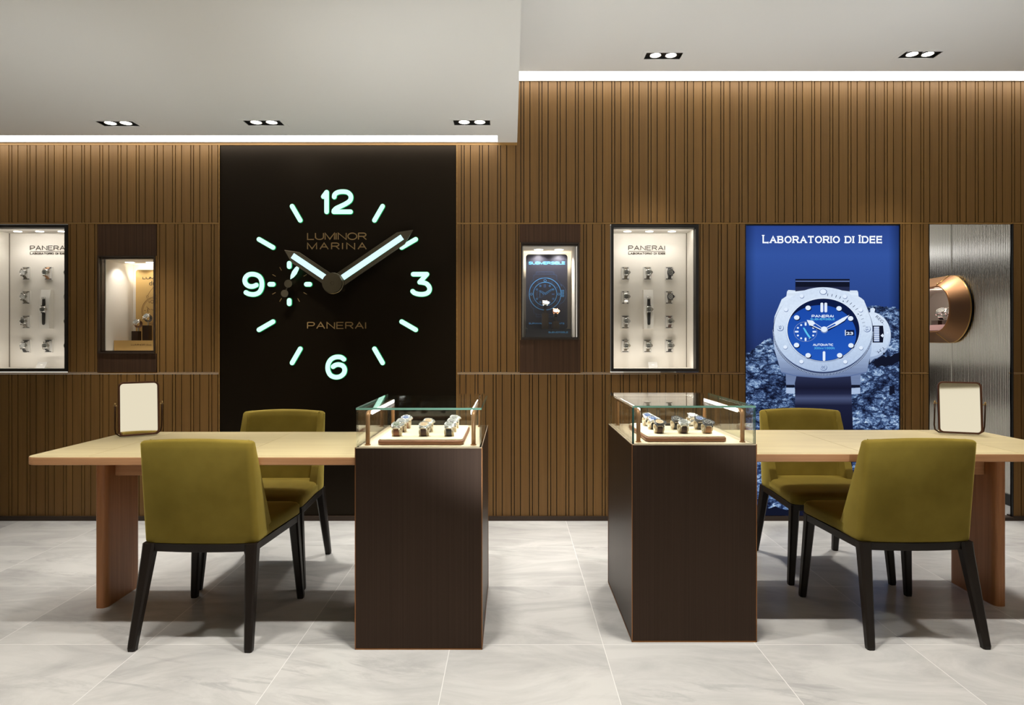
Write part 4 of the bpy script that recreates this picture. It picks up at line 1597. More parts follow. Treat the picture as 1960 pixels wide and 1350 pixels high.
emat('poster_white', srgb(240, 246, 255), 1.1)
PM = ['print_ground', 'print_rock', 'print_steel', 'print_bezel', 'print_strap', 'print_strap_top', 'print_strap_line', 'print_black', 'print_shadow', 'print_dial', 'print_white', 'print_grey', 'print_mid', 'print_dark_line', 'print_cyan']
PI_ = {k: i for i, k in enumerate(PM)}
lb = thing('light_box', 'tall backlit blue poster of a diving watch lying on rocks', 'light box', (pcx, YW, pz))
g = G()
t = 0.004
g.box(X_PO0, X_PO1, YW - 0.001, YW + 0.04, WZ(431), WZ(429.5))
g.box(X_PO0, X_PO0 + t, YW - 0.001, YW + 0.04, 0.03, WZ(431)); g.box(X_PO1 - t, X_PO1, YW - 0.001, YW + 0.04, 0.03, WZ(431))
g.box(X_PO0 + t, X_PO1 - t, YW - 0.001, YW + 0.04, 0.03, PZ0)
part('frame', g, 'frame_black', lb)
g = G()
YP = YW + 0.010
g.box(PX0, PX1, YP, YP + 0.02, PZ0, PZ1, PI_['print_ground'])
def pp(x, y):      # crop pixels of the poster zoom
    return W(1420 + x / 5.626, 520 + y / 5.626, YP)
LAY = [0]
def lay():
    LAY[0] += 1
    return YP - 0.00015 * LAY[0]
def flat(pts, mat, y=None):
    y = lay() if y is None else y
    q = [pp(*p) for p in pts]
    g.add([(a, y, b) for a, b in q], [tuple(range(len(q)))], PI_[mat])
def clampx(pts):
    return [(min(max(x, 42), 1700), y) for x, y in pts]
def ell(cx, cy, rx, ry, n=64):
    return [(cx + rx * math.cos(2 * PI * i / n), cy + ry * math.sin(2 * PI * i / n)) for i in range(n)]
bot = 2630
rnd = random.Random(3)
def rough(pts, amp=10, sub=5):
    out = []
    for i in range(len(pts)):
        a, b = pts[i], pts[(i + 1) % len(pts)]
        for k in range(sub):
            u = k / sub
            edge = min(a[0], b[0]) <= 44 and max(a[0], b[0]) <= 44 or min(a[0], b[0]) >= 1698
            out.append((a[0] + (b[0] - a[0]) * u, a[1] + (b[1] - a[1]) * u + (0 if edge else rnd.uniform(-amp, amp))))
    return clampx(out)
flat(rough([(42, 880), (110, 850), (180, 790), (240, 745), (300, 715), (360, 740), (600, 1100), (620, bot), (42, bot)]), 'print_rock')
flat(rough([(1300, 400), (1380, 372), (1480, 362), (1560, 380), (1640, 376), (1700, 420), (1700, bot), (1150, bot), (1150, 1200), (1300, 900)]), 'print_rock')
# dark hollows between the rocks
flat(rough([(1400, 980), (1480, 930), (1600, 900), (1700, 870), (1700, 960), (1600, 1010), (1450, 1030)], 14), 'print_black')
flat(rough([(1590, 1240), (1640, 1225), (1650, 1320), (1585, 1330)], 8), 'print_black')
flat(rough([(42, 2590), (300, 2540), (600, 2570), (1100, 2560), (1500, 2520), (1700, 2540), (1700, bot), (42, bot)], 20), 'print_black')
# strap
flat([(575, 80), (1160, 80), (1158, 300), (575, 300)], 'print_black')
flat([(577, 98), (1158, 98), (1158, 112), (577, 110)], 'print_strap_line')
flat([(577, 165), (1158, 165), (1158, 260), (577, 260)], 'print_strap_top')
flat([(565, 1110), (1190, 1110), (1180, 1320), (1195, 1700), (1180, bot), (600, bot), (570, 1700), (572, 1320)], 'print_strap')
# case, lugs
flat([(485, 215), (500, 198), (575, 204), (575, 330), (470, 330)], 'print_steel')
flat([(1162, 204), (1240, 204), (1250, 220), (1262, 330), (1162, 330)], 'print_steel')
flat([(470, 1080), (585, 1130), (565, 1220), (475, 1220)], 'print_steel')
flat([(475, 1220), (565, 1220), (565, 1250), (475, 1250)], 'print_black')
flat([(475, 1250), (565, 1256), (566, 1316), (475, 1312)], 'print_bezel')
flat([(1170, 1130), (1280, 1080), (1272, 1220), (1178, 1220)], 'print_steel')
flat([(1178, 1220), (1270, 1220), (1270, 1250), (1178, 1250)], 'print_black')
flat([(1178, 1256), (1272, 1250), (1272, 1316), (1178, 1322)], 'print_bezel')
# crown guard
flat([(1380, 400), (1410, 388), (1432, 404), (1425, 440), (1380, 440)], 'print_bezel')
flat([(1370, 440)] + arc(1380, 690, 222, 255, -86, 80, 24) + [(1375, 985)], 'print_steel')
flat([(1370, 440)] + arc(1372, 678, 222, 240, -86, 78, 24) + [(1370, 920)], 'print_bezel')
flat([(1405, 583), (1518, 583), (1526, 670), (1516, 765), (1405, 765)], 'print_black')
flat([(1420, 592), (1472, 592), (1478, 755), (1420, 755)], 'print_grey')
for i in range(8):
    yy = 596 + i * 20
    flat([(1418, yy), (1476, yy), (1476, yy + 10), (1418, yy + 10)], 'print_white')
flat([(1490, 690), (1512, 668), (1524, 690), (1512, 710)], 'print_white')
flat([(1552, 658), (1563, 646), (1574, 658), (1563, 670)], 'print_white')
flat(ell(1525, 885, 10, 12, 16), 'print_black')
# cushion case
flat([(425, 300), (470, 270), (570, 215), (870, 180), (1160, 215), (1280, 285), (1310, 310), (1375, 470), (1400, 640), (1390, 850), (1340, 1085), (1180, 1120), (870, 1145), (560, 1120), (420, 1085), (350, 850), (328, 640), (350, 480)], 'print_steel')
flat([(420, 1078), (560, 1112), (870, 1136), (1180, 1112), (1345, 1078), (1340, 1090), (1180, 1126), (870, 1150), (560, 1126), (424, 1092)], 'print_mid')
# knurled edge of the bezel
BC = (870, 628)
flat(ell(870, 645, 540, 474, 96), 'print_dark_line')
yk = lay()
for i in range(104):
    a = math.radians(1 + 178 * i / 103)
    ca, sa = math.cos(a), math.sin(a)
    da = 0.009
    q = [(870 + rx * math.cos(a + s * da), 645 + ry * math.sin(a + s * da)) for rx, ry, s in ((520, 452, -1.1), (541, 476, -.5), (541, 476, .5), (520, 452, 1.1))]
    flat(q, 'print_bezel', yk)
flat(ell(870, 628, 530, 455, 96), 'print_mid')
flat(ell(870, 624, 530, 454, 96), 'print_bezel')
flat(ell(872, 626, 408, 350, 80), 'print_steel')
flat(ell(872, 626, 396, 340, 80), 'print_white')
flat(ell(873, 628, 388, 336, 80), 'print_shadow')
# lit part of the dial (printed shade of the bezel on the dial is part of the picture)
def clip_ell(c1, r1, c2, r2, n=80):
    pts = []
    for i in range(n):
        a = 2 * PI * i / n
        x, y = c1[0] + r1[0] * math.cos(a), c1[1] + r1[1] * math.sin(a)
        k = math.hypot((x - c2[0]) / r2[0], (y - c2[1]) / r2[1])
        if k > 1:
            x, y = c2[0] + (x - c2[0]) / k, c2[1] + (y - c2[1]) / k
        pts.append((x, y))
    return pts
flat(clip_ell((838, 680), (388, 318), (873, 628), (384, 332)), 'print_dial')
for q in ((640, 265), (470, 410), (1103, 270), (1272, 416), (462, 814), (1276, 822), (635, 970), (1106, 972)):
    flat(ell(q[0] + 2, q[1] + 4, 24, 22, 20), 'print_mid'); flat(ell(*q, 22, 20, 20), 'print_white')
flat(ell(870, 220, 40, 32, 24), 'print_mid'); flat(ell(868, 218, 34, 27, 24), 'print_white')
for q, tx, rr in (((405, 605), '45', PI / 2), ((1338, 616), '15', -PI / 2), ((870, 1030), '30', PI)):
    flat(ell(q[0] + 3, q[1] + 4, 38, 34, 24), 'print_mid'); flat(ell(*q, 35, 31, 24), 'print_bezel')
    a, b = pp(q[0] - 20, q[1] + 14), pp(q[0] + 20, q[1] - 14)
    font_text(g, tx, a[0], b[0], a[1], b[1], lay(), PI_['print_mid'], 0.01, rr)
yk = lay()
for i in range(1, 15):
    a = math.radians(-90 + 6 * i)
    if i % 5 == 0:
        flat(ell(870 + 440 * math.cos(a) - 8, 626 + 378 * math.sin(a) + 22, 7, 6, 10), 'print_dark_line', yk)
        continue
    dx_, dy_ = math.cos(a), math.sin(a)
    x0_, y0_, x1_, y1_ = 870 + 424 * dx_, 628 + 366 * dy_, 870 + 456 * dx_, 626 + 392 * dy_
    flat([(x0_ - 3, y0_), (x0_ + 3, y0_ + 2), (x1_ + 3, y1_ + 2), (x1_ - 3, y1_)], 'print_dark_line', yk)
# dial markers
for q in ((705, 392), (582, 496), (580, 792), (704, 902), (1036, 398), (1160, 506), (1164, 796), (1042, 902)):
    flat(ell(q[0] + 6, q[1] + 8, 32, 27, 24), 'print_shadow'); flat(ell(*q, 29, 25, 24), 'print_white')
for x0_, x1_, y0_, y1_ in ((836, 866, 336, 440), (878, 908, 336, 440), (860, 888, 858, 962)):
    flat(rrect(x0_, x1_, y0_, y1_, 13), 'print_white')
# sub-dial
flat(ell(675, 648, 126, 108, 40), 'print_grey'); flat(ell(675, 648, 121, 103, 40), 'print_dial')
for i in range(12):
    a = 2 * PI * i / 12
    c = (675 + 95 * math.cos(a), 648 + 82 * math.sin(a))
    if i % 3:
        flat(ell(*c, 11, 10, 12), 'print_white')
    elif i % 6:
        flat(rrect(c[0] - 10, c[0] + 10, c[1] - 18, c[1] + 18, 8), 'print_white')
    else:
        flat(rrect(c[0] - 20, c[0] + 20, c[1] - 9, c[1] + 9, 7), 'print_white')
flat([(668, 650), (690, 640), (735, 725), (722, 732)], 'print_shadow')
flat([(645, 606), (662, 606), (690, 650), (730, 712), (722, 724), (700, 700), (668, 652)], 'print_cyan')
# date window
flat([(1096, 630), (1196, 630), (1198, 690), (1096, 690)], 'print_shadow')
flat([(1096, 630), (1106, 630), (1106, 690), (1096, 690)], 'print_white')
a, b = pp(1112, 682), pp(1184, 650)
font_text(g, '23', a[0], b[0], a[1], b[1], lay(), PI_['print_white'], 0.03)
# hands with their printed shade
flat([(862, 650), (720, 590), (690, 545), (850, 640)], 'print_shadow')
flat([(880, 660), (1090, 545), (1130, 500), (890, 640)], 'print_shadow')
flat([(686, 522), (752, 530), (776, 556), (876, 622), (858, 642), (752, 590), (712, 578)], 'print_white')
flat([(750, 580), (776, 562), (850, 612), (842, 622)], 'print_dial')
flat([(1144, 468), (1070, 500), (990, 545), (870, 615), (884, 634), (1010, 580), (1090, 530)], 'print_white')
flat([(985, 562), (1000, 572), (900, 624), (888, 612)], 'print_dial')
flat(ell(874, 628, 40, 36, 24), 'print_grey'); flat(ell(872, 622, 34, 30, 24), 'print_white')
# printed words on the dial
def pw(text, x0_, x1_, y0_, y1_, mat, w=0.0036, gap=0.24):
    write(g, text, 1420 + x0_ / 5.626, 1420 + x1_ / 5.626, 520 + y0_ / 5.626, 520 + y1_ / 5.626, lay(), 0.0001, w, PI_[mat], gap=gap)
pw('PANERAI', 750, 990, 466, 496, 'print_white', 0.0042)
pw('SUBMERSIBLE', 738, 1002, 502, 524, 'print_cyan', 0.0024)
pw('AUTOMATIC', 764, 986, 776, 802, 'print_white', 0.0038)
a, b = pp(764, 836), pp(986, 812)
font_text(g, '300m/1000ft', a[0], b[0], a[1], b[1], lay(), PI_['print_cyan'])
a, b = pp(1415, 535), pp(1530, 505)
font_text(g, 'REG.', a[0], b[0], a[1], b[1], lay(), PI_['print_dark_line'], 0, -math.radians(42))
a, b = pp(1425, 862), pp(1530, 832)
font_text(g, 'T.M.', a[0], b[0], a[1], b[1], lay(), PI_['print_dark_line'], 0, math.radians(215))
part('printed_panel', g, PM, lb)
g = G()
write(g, 'Laboratorio di Idee', 1459.5, 1688.5, 449.5, 465.8, YP, 0.0006, 0.0088, 0, gap=0.36, small=0.83, serif=0.0085)
part('lettering', g, 'poster_white', lb)

# ================================================================== STEEL PASSAGE WITH THE PORTHOLE
# side wall of the passage: passes (3.60, 4.65) and leans outwards with depth
def sx_at(y):
    return 3.600 + 0.082 * (y - 4.65)
g = G()
pitch, amp = 0.0185, 0.0028
N = int((6.6 - YW - 0.05) / pitch * 8)
bot_, top_ = [], []
for i in range(N + 1):
    y = YW + 0.05 + (6.6 - YW - 0.05) * i / N
    seam = abs(y - 5.33) < 0.008
    x = sx_at(y) - (amp * abs(math.sin(PI * (y) / pitch)) if not seam else -0.002)
    bot_.append((x, y, 0.075)); top_.append((x, y, ZR))
n = len(bot_)
# the sheet is cut out behind the porthole (capsule outline)
HZ, HR, HL = WZ(592, 5.32), 0.215, 0.62
def hole(y):
    u = (y - 5.32) * 1.0034
    q = u if u < 0 else (0.0 if u < HL else u - HL)
    return math.sqrt(max(HR * HR - q * q, 0.0))
lo_ = [(x, y, HZ - hole(y)) for x, y, z in bot_]
hi_ = [(x, y, HZ + hole(y)) for x, y, z in bot_]
g.add(bot_ + lo_, [(i, i + 1, n + i + 1, n + i) for i in range(n - 1)], 0, True)
g.add(hi_ + top_, [(i, i + 1, n + i + 1, n + i) for i in range(n - 1)], 0, True)
struct('wall_passage', g, 'fluted_steel')
g = G()
a, b = (sx_at(YW + 0.05), YW + 0.05), (sx_at(6.6), 6.6)
g.zprism([(a[0] - 0.012, a[1]), (b[0] - 0.012, b[1]), (b[0] + 0.03, b[1]), (a[0] + 0.03, a[1])], 0.0, 0.08)
struct('baseboard_passage', g, 'skirting_black')
g = G(); g.box(1.25, 3.85, 6.6, 6.7, 0, ZR, 0)
g.box(1.25, 3.85, 6.57, 6.6, 1.66, 2.02, 1); g.box(1.25, 3.85, 6.57, 6.6, 0.55, 0.95, 1)  # unseen dark bands added for the fluted steel to reflect
struct('wall_rear', g, ['plaster', 'wall_gap'])
g = G(); g.box(1.25, 3.7, 6.56, 6.6, 2.04, 2.14)  # added, unseen strip that the fluted steel reflects as a bright band
single('added_strip', g, 'added_strip_glow', 'added glowing strip, unseen, for the steel passage wall to reflect', 'added light strip')
g = G(); g.box(1.15, 1.25, YW + 0.7, 6.6, 0, ZR); struct('wall_inner', g, 'plaster')
g = G(); g.box(1.25, 2.70, YW + 0.62, YW + 0.70, 0, ZR); struct('wall_partition', g, 'plaster')
g = G(); g.box(1.15, 4.0, YW + 0.062, 6.7, ZR + 0.10, ZR + 0.18); struct('ceiling_passage', g, 'plaster')
# reveal of the opening
g = G()
g.box(X_ME0 - 0.006, X_ME0, YW - 0.002, YW + 0.02, 0.022, ZB1); g.box(X_ME1, X_ME1 + 0.006, YW - 0.002, YW + 0.02, 0.022, ZB1)
struct('trim_4', g, 'frame_black')
g = G(); g.box(XS, XB, YW + 0.03, YW + 0.07, ZB1 + 0.008, ZR + 0.1); struct('wall_header', g, 'wall_gap')
for (x, y) in ((3.05, 4.95), (3.05, 5.9)):
    t = thing('recessed_downlight', 'twin downlight in the passage ceiling before the steel wall, %s' % ('nearer the porthole' if y < 5 else 'deeper inside'), 'downlight', (x, y, ZR + 0.098), 'twin square ceiling downlights')
    ld = bpy.data.lights.new('downlight_beam', 'SPOT')
    ld.energy = 55 if y < 5 else 280; ld.color = WARM; ld.spot_size = math.radians(120); ld.spot_blend = 0.8; ld.shadow_soft_size = 0.05
    lo = bpy.data.objects.new('downlight_beam', ld); COL.objects.link(lo); lo.location = (x, y, ZR + 0.08)
    g = G(); lathe_disc(g, (x, y), 0.05, ZR + 0.085, ZR + 0.0995); part('lamp', g, 'lamp_disc', t)
# the flared bronze porthole: local frame u along the wall (deeper), n towards the passage, v up
ph = thing('porthole_display', 'bronze porthole display case flaring out of the fluted steel wall', 'display case', (sx_at(5.32), 5.32, WZ(592, 5.32) - 0.28))
PO = Vector((sx_at(5.32), 5.32, WZ(592, 5.32)))
U = Vector((0.082, 1, 0)).normalized()
NN = Vector((-1, 0.082, 0)).normalized()
VV = Vector((0, 0, 1))
def stad(r, L_, n=24):
    """capsule outline in (u, v): near half circle at u=0, far at u=L_"""
    pts = arc(0, 0, r, r, 90, 270, n) + arc(L_, 0, r, r, 270, 450, n)
    return pts
LS = 0.62
def pring(r, h, L_=LS):
    return [tuple(PO + U * u + VV * v + NN * h) for u, v in stad(r, L_)]
g = G(); g.rings([pring(0.262, -0.02), pring(0.262, 0.0), pring(0.268, 0.018)], 0, False, True); part('neck', g, 'frame_black', ph)
g = G(); g.rings([pring(0.270, 0.016), pring(0.279, 0.018), pring(0.280, 0.024), pring(0.276, 0.028)], 0, False, True); part('rim', g, 'gold_rim', ph, label='polished gold rim')
g = G(); g.rings([pring(0.277, 0.027), pring(0.245, 0.07), pring(0.215, 0.108), pring(0.196, 0.130)], 0, False, True); part('flare', g, 'copper_cone', ph)
g = G(); g.rings([pring(0.197, 0.129), pring(0.194, 0.137), pring(0.186, 0.138), pring(0.180, 0.130), pring(0.178, 0.02)], 0, False, True); part('inner_rim', g, 'bronze_edge', ph)
g = G(); g.rings([pring(0.178, 0.10), pring(0.180, -0.22)], 0, False, True)
o = len(g.v); back = pring(0.181, -0.22)
g.add(back, [tuple(range(len(back)))], 0)
part('interior', g, 'niche_white', ph)
g = G()
for s in (1, -1):
    a = PO + VV * s * 0.279 + NN * 0.028; b = PO + VV * s * 0.198 + NN * 0.131
    g.tube([a, b], 0.0035, 6)
for k in (0.12, 0.5, 0.85):
    c = a.lerp(b, k)
    c = (PO + VV * 0.279 + NN * 0.028).lerp(PO + VV * 0.198 + NN * 0.131, k)
    g.tube([c, c + U * 0.016 + VV * 0.001], 0.005, 6)
part('seam_strip', g, 'gold_rim', ph)
def pbox(g, u0, u1, v0, v1, h0, h1, mi=0):
    vs = [tuple(PO + U * u + VV * v + NN * h) for h in (h0, h1) for v in (v0, v1) for u in (u0, u1)]
    g.add(vs, [(0, 2, 3, 1), (4, 5, 7, 6), (0, 1, 5, 4), (2, 6, 7, 3), (0, 4, 6, 2), (1, 3, 7, 5)], mi)
g = G(); pbox(g, -0.10, LS + 0.10, -0.175, -0.128, -0.20, 0.10)
part('shelf', g, 'pink_shelf', ph, label='pale pink shelf')
ld = bpy.data.lights.new('porthole_beam', 'POINT'); ld.energy = 0.5; ld.color = (1, .93, .82); ld.shadow_soft_size = 0.03
lo = bpy.data.objects.new('porthole_beam', ld); COL.objects.link(lo); lo.location = PO + U * 0.2 + VV * 0.14 + NN * 0.02
g = G()
for u0 in (0.0, 0.16):
    pbox(g, u0, u0 + 0.10, -0.128, -0.088, -0.03, 0.03)
single('display_block', g, 'block_brown', 'dark low watch block on the pink shelf inside the porthole', 'display block')
for u0, h, lbw in ((0.03, 0.0, 'nearer'), (0.17, 0.0, 'deeper')):
    p = PO + U * u0 + VV * (-0.088 + 0.078) + NN * h
    watch('steel bangle watch on the block in the porthole, the %s one' % lbw, p, (math.radians(40), 0, math.radians(-62)), 'dial_white', 'steel', 'steel', 'loop', None, 1.7)

# ================================================================== TABLES
def table(label, x0, x1, y0, y1, zt_, legx0, legx1, legy0, legy1, railx0, railx1, raily, corner):
    t = thing('table', label, 'table', ((x0 + x1) / 2, (y0 + y1) / 2, 0), 'oak consultation tables')
    th = 0.033
    r = 0.05
    def outline(a0, a1, b0, b1, r):
        # only the free end is rounded
        if corner < 0:
            pts = arc(a0 + r, b0 + r, r, r, 270, 180, 8) + arc(a0 + r, b1 - r, r, r, 180, 90, 8) + [(a1, b1), (a1, b0)]
        else:
            pts = [(a0, b0), (a0, b1)] + arc(a1 - r, b1 - r, r, r, 90, 0, 8) + arc(a1 - r, b0 + r, r, r, 0, -90, 8)
        return pts[::-1]
    g = G()
    g.zprism(outline(x0, x1, y0, y1, r), zt_ - th, zt_ - 0.0012, 0)
    part('edge_band', g, 'table_edge_oak', t, 0.003)
    # veneered top: a border frame and three boards with fine joints
    g = G()
    bd = 0.022
    xa, xb = (x0 + bd, x1) if corner < 0 else (x0, x1 - bd)
    g.zprism(outline(x0 + 0.001, x1 - 0.001, y0 + 0.001, y1 - 0.001, r), zt_ - 0.003, zt_ - 0.0008)
    cuts = [xa + (xb - xa) * f for f in ((0.0, 0.17, 0.62, 1.0) if corner < 0 else (0.0, 0.35, 0.80, 1.0))]
    for a, b in zip(cuts, cuts[1:]):
        e0 = a + 0.0012
        if corner < 0 and a == xa:
            poly = outline(a, b - 0.0012, y0 + bd, y1 - bd, r - bd * .8)
        elif corner > 0 and b == xb:
            poly = outline(e0, b, y0 + bd, y1 - bd, r - bd * .8)
        else:
            poly = [(e0, y0 + bd), (b - 0.0012, y0 + bd), (b - 0.0012, y1 - bd), (e0, y1 - bd)]
        g.zprism(poly, zt_ - 0.002, zt_)
    part('tabletop', g, 'table_oak', t)
    # slab leg with round ends
    g = G()
    w = (legx1 - legx0) / 2
    cxm = (legx0 + legx1) / 2
    ol = [(cxm + w * math.copysign(abs(math.cos(a)) ** 0.6, math.cos(a)), legy0 + 0.03 + 0.03 * math.sin(a)) for a in [PI + PI * k / 12 for k in range(13)]]
    ol += [(cxm + w * math.copysign(abs(math.cos(a)) ** 0.6, math.cos(a)), legy1 - 0.03 + 0.03 * math.sin(a)) for a in [PI * k / 12 for k in range(13)]]
    g.zprism(ol, 0.0, zt_ - th)
    part('slab_leg', g, 'table_leg_oak', t)
    g = G(); g.box(railx0, railx1, raily, raily + 0.05, zt_ - th - 0.115, zt_ - th)
    part('rail', g, 'table_edge_oak', t, 0.003)
    return t
table('long oak table by the clock wall, between the glass case and small mirror', -1.965, -0.606, 2.582, 3.295, 0.727, -1.862, -1.808, 2.865, 3.13, -1.808, -1.30, 2.93, -1)
table('long oak table by the blue poster, beside the glass case', 0.974, 2.42, 2.653, 3.363, 0.727, 2.172, 2.228, 2.885, 3.19, 1.70, 2.172, 2.95, 1)

# ================================================================== CHAIRS
def chair_meshes():
    out = {}
    # seat cushion
    g = G()
    def trap(ins, yb, yf):
        wr, wf = 0.222 - ins, 0.246 - ins
        pts = []
        r = 0.03
        for (cx_, cy_, a) in ((wf - r, yf - ins - r, 0), (-(wf - r), yf - ins - r, 90), (-(wr - r), yb + ins + r, 180), (wr - r, yb + ins + r, 270)):
            pts += arc(cx_, cy_, r, r, a, a + 90, 6)
        return pts
    rs = [[(x, y, z) for x, y in trap(i, -0.165, 0.268)] for i, z in ((0.006, 0.392), (0.0, 0.398), (0.0, 0.432), (0.006, 0.443), (0.018, 0.449), (0.05, 0.453), (0.11, 0.456))]
    g.rings(rs, 0)
    out['seat'] = g.mesh('seat', ['velvet'])
    # backrest with wings
    zb_, zt_ = 0.392, 0.800
    N = 18
    def level(t, sh=0.0, zoff=0.0):
        z = zb_ + (zt_ - zb_) * t
        w = 0.227 - 0.006 * t - sh
        yr = -0.182 - 0.050 * t + sh
        L_ = 0.165 + (0.040 - 0.165) * min(1, t * 1.0) ** 0.9 - 2 * sh
        th = 0.052 - 0.016 * t - 2 * sh
        r = 0.022
        def bulge(x):
            return -0.018 * (1 - (x / w) ** 2)
        outer = [(-w, yr + L_)]
        outer += [(-w, yr + r + 0.002)]
        outer += [(-w + r - r * math.cos(a), yr + r - r * math.sin(a) + bulge(-w + r) * math.sin(a)) for a in [PI / 2 * k / 5 for k in range(1, 6)]]
        outer += [(x, yr + bulge(x)) for x in [(-w + r) + (2 * w - 2 * r) * k / N for k in range(1, N)]]
        outer += [(w - r + r * math.sin(a), yr + r - r * math.cos(a) + bulge(w - r) * math.cos(a)) for a in [PI / 2 * k / 5 for k in range(0, 5)]]
        outer += [(w, yr + r + 0.002), (w, yr + L_)]
        wi = w - th * 0.8
        r2 = 0.03
        yi = yr + th
        tip = max(yr + L_, yi + 0.002)
        inner = [(wi, tip), (wi, yi + r2 * 0.6)]
        rr = min(r2, 0.02)
        inner += [(wi - rr + rr * math.cos(a), yi + rr * 0.6 - rr * 0.6 * math.sin(a)) for a in [PI / 2 * k / 5 for k in range(1, 6)]]
        inner += [(x, yi + bulge(x) * 0.9) for x in [(wi - rr) - (2 * wi - 2 * rr) * k / N for k in range(1, N)]]
        inner += [(-(wi - rr) - rr * math.sin(a), yi + rr * 0.6 - rr * 0.6 * math.cos(a)) for a in [PI / 2 * k / 5 for k in range(0, 5)]]
        inner += [(-wi, yi + r2 * 0.6), (-wi, tip)]
        return [(x, y, z + zoff + 0.010 * t * (1 - (x / w) ** 2)) for x, y in outer + inner]
    g = G()
    ts = [0.0, 0.02] + [0.08 + 0.9 * k / 12 for k in range(13)]
    rs = [level(t) for t in ts] + [level(0.995, 0.003), level(1.0, 0.008, 0.002)]
    rs[0] = level(0.0, 0.003)
    g.rings(rs, 0)
    out['backrest'] = g.mesh('backrest', ['velvet'])
    # legs
    def leg(tx, ty, bx, by, st, sb, zt_=0.392):
        g = G()
        rs = []
        for (x, y, z, s) in ((tx, ty, zt_, st), (tx + (bx - tx) * .12, ty + (by - ty) * .12, zt_ * .88, st * 0.92), (bx, by, 0.012, sb), (bx, by, 0.0, sb * 0.92)):
            h = s / 2
            c = h * 0.35
            rs.append([(x + a, y + b, z) for a, b in ((h, -h + c), (h, h - c), (h - c, h), (-h + c, h), (-h, h - c), (-h, -h + c), (-h + c, -h), (h - c, -h))])
        g.rings(rs, 0, True, False)
        return g.mesh('leg', ['leg_black'])
    out['legs'] = [leg(-0.204, -0.172, -0.226, -0.258, 0.050, 0.031), leg(0.204, -0.172, 0.226, -0.258, 0.050, 0.031),
                   leg(-0.222, 0.236, -0.248, 0.255, 0.046, 0.030), leg(0.222, 0.236, 0.248, 0.255, 0.046, 0.030)]
    g = G()
    z0, z1 = 0.360, 0.3915
    M = 10
    rear = [(-0.2 + 0.4 * k / M, -0.186 - 0.016 * (1 - (2 * k / M - 1) ** 2)) for k in range(M + 1)]
    g.zprism(rear + [(x, y + 0.03) for x, y in rear[::-1]], z0, z1)
    g.zprism([(-0.222, -0.175), (-0.245, 0.245), (-0.215, 0.245), (-0.192, -0.175)], z0, z1)
    g.zprism([(0.222, -0.175), (0.245, 0.245), (0.215, 0.245), (0.192, -0.175)], z0, z1)
    g.box(-0.235, 0.235, 0.232, 0.258, z0, z1)
    g.zprism([(-0.224, -0.19), (0.224, -0.19), (0.246, 0.262), (-0.246, 0.262)], 0.3885, 0.3918)
    out['frame'] = g.mesh('seat_frame', ['leg_black'])
    return out
CM = chair_meshes()
def chair(label, x, y, rz):
    t = thing('chair', label, 'chair', (x, y, 0), 'olive velvet chairs at the tables', rz)
    link('seat', CM['seat'], t)
    link('backrest', CM['backrest'], t, 0.004, 2, None, 50)
    link('seat_frame', CM['frame'], t, 0.002)
    for m in CM['legs']:
        link('leg', m, t)
    return t
chair('olive velvet chair turned away, at the front of the table by the clock', -1.231, 2.733, math.radians(-1.0))
chair('olive velvet chair facing out, behind the table by the clock', -1.252, 3.340, PI)
chair('olive velvet chair turned away, at the front of the table by the poster', 1.612, 2.752, math.radians(0.8))
chair('olive velvet chair facing out, behind the table by the blue poster', 1.616, 3.402, PI)

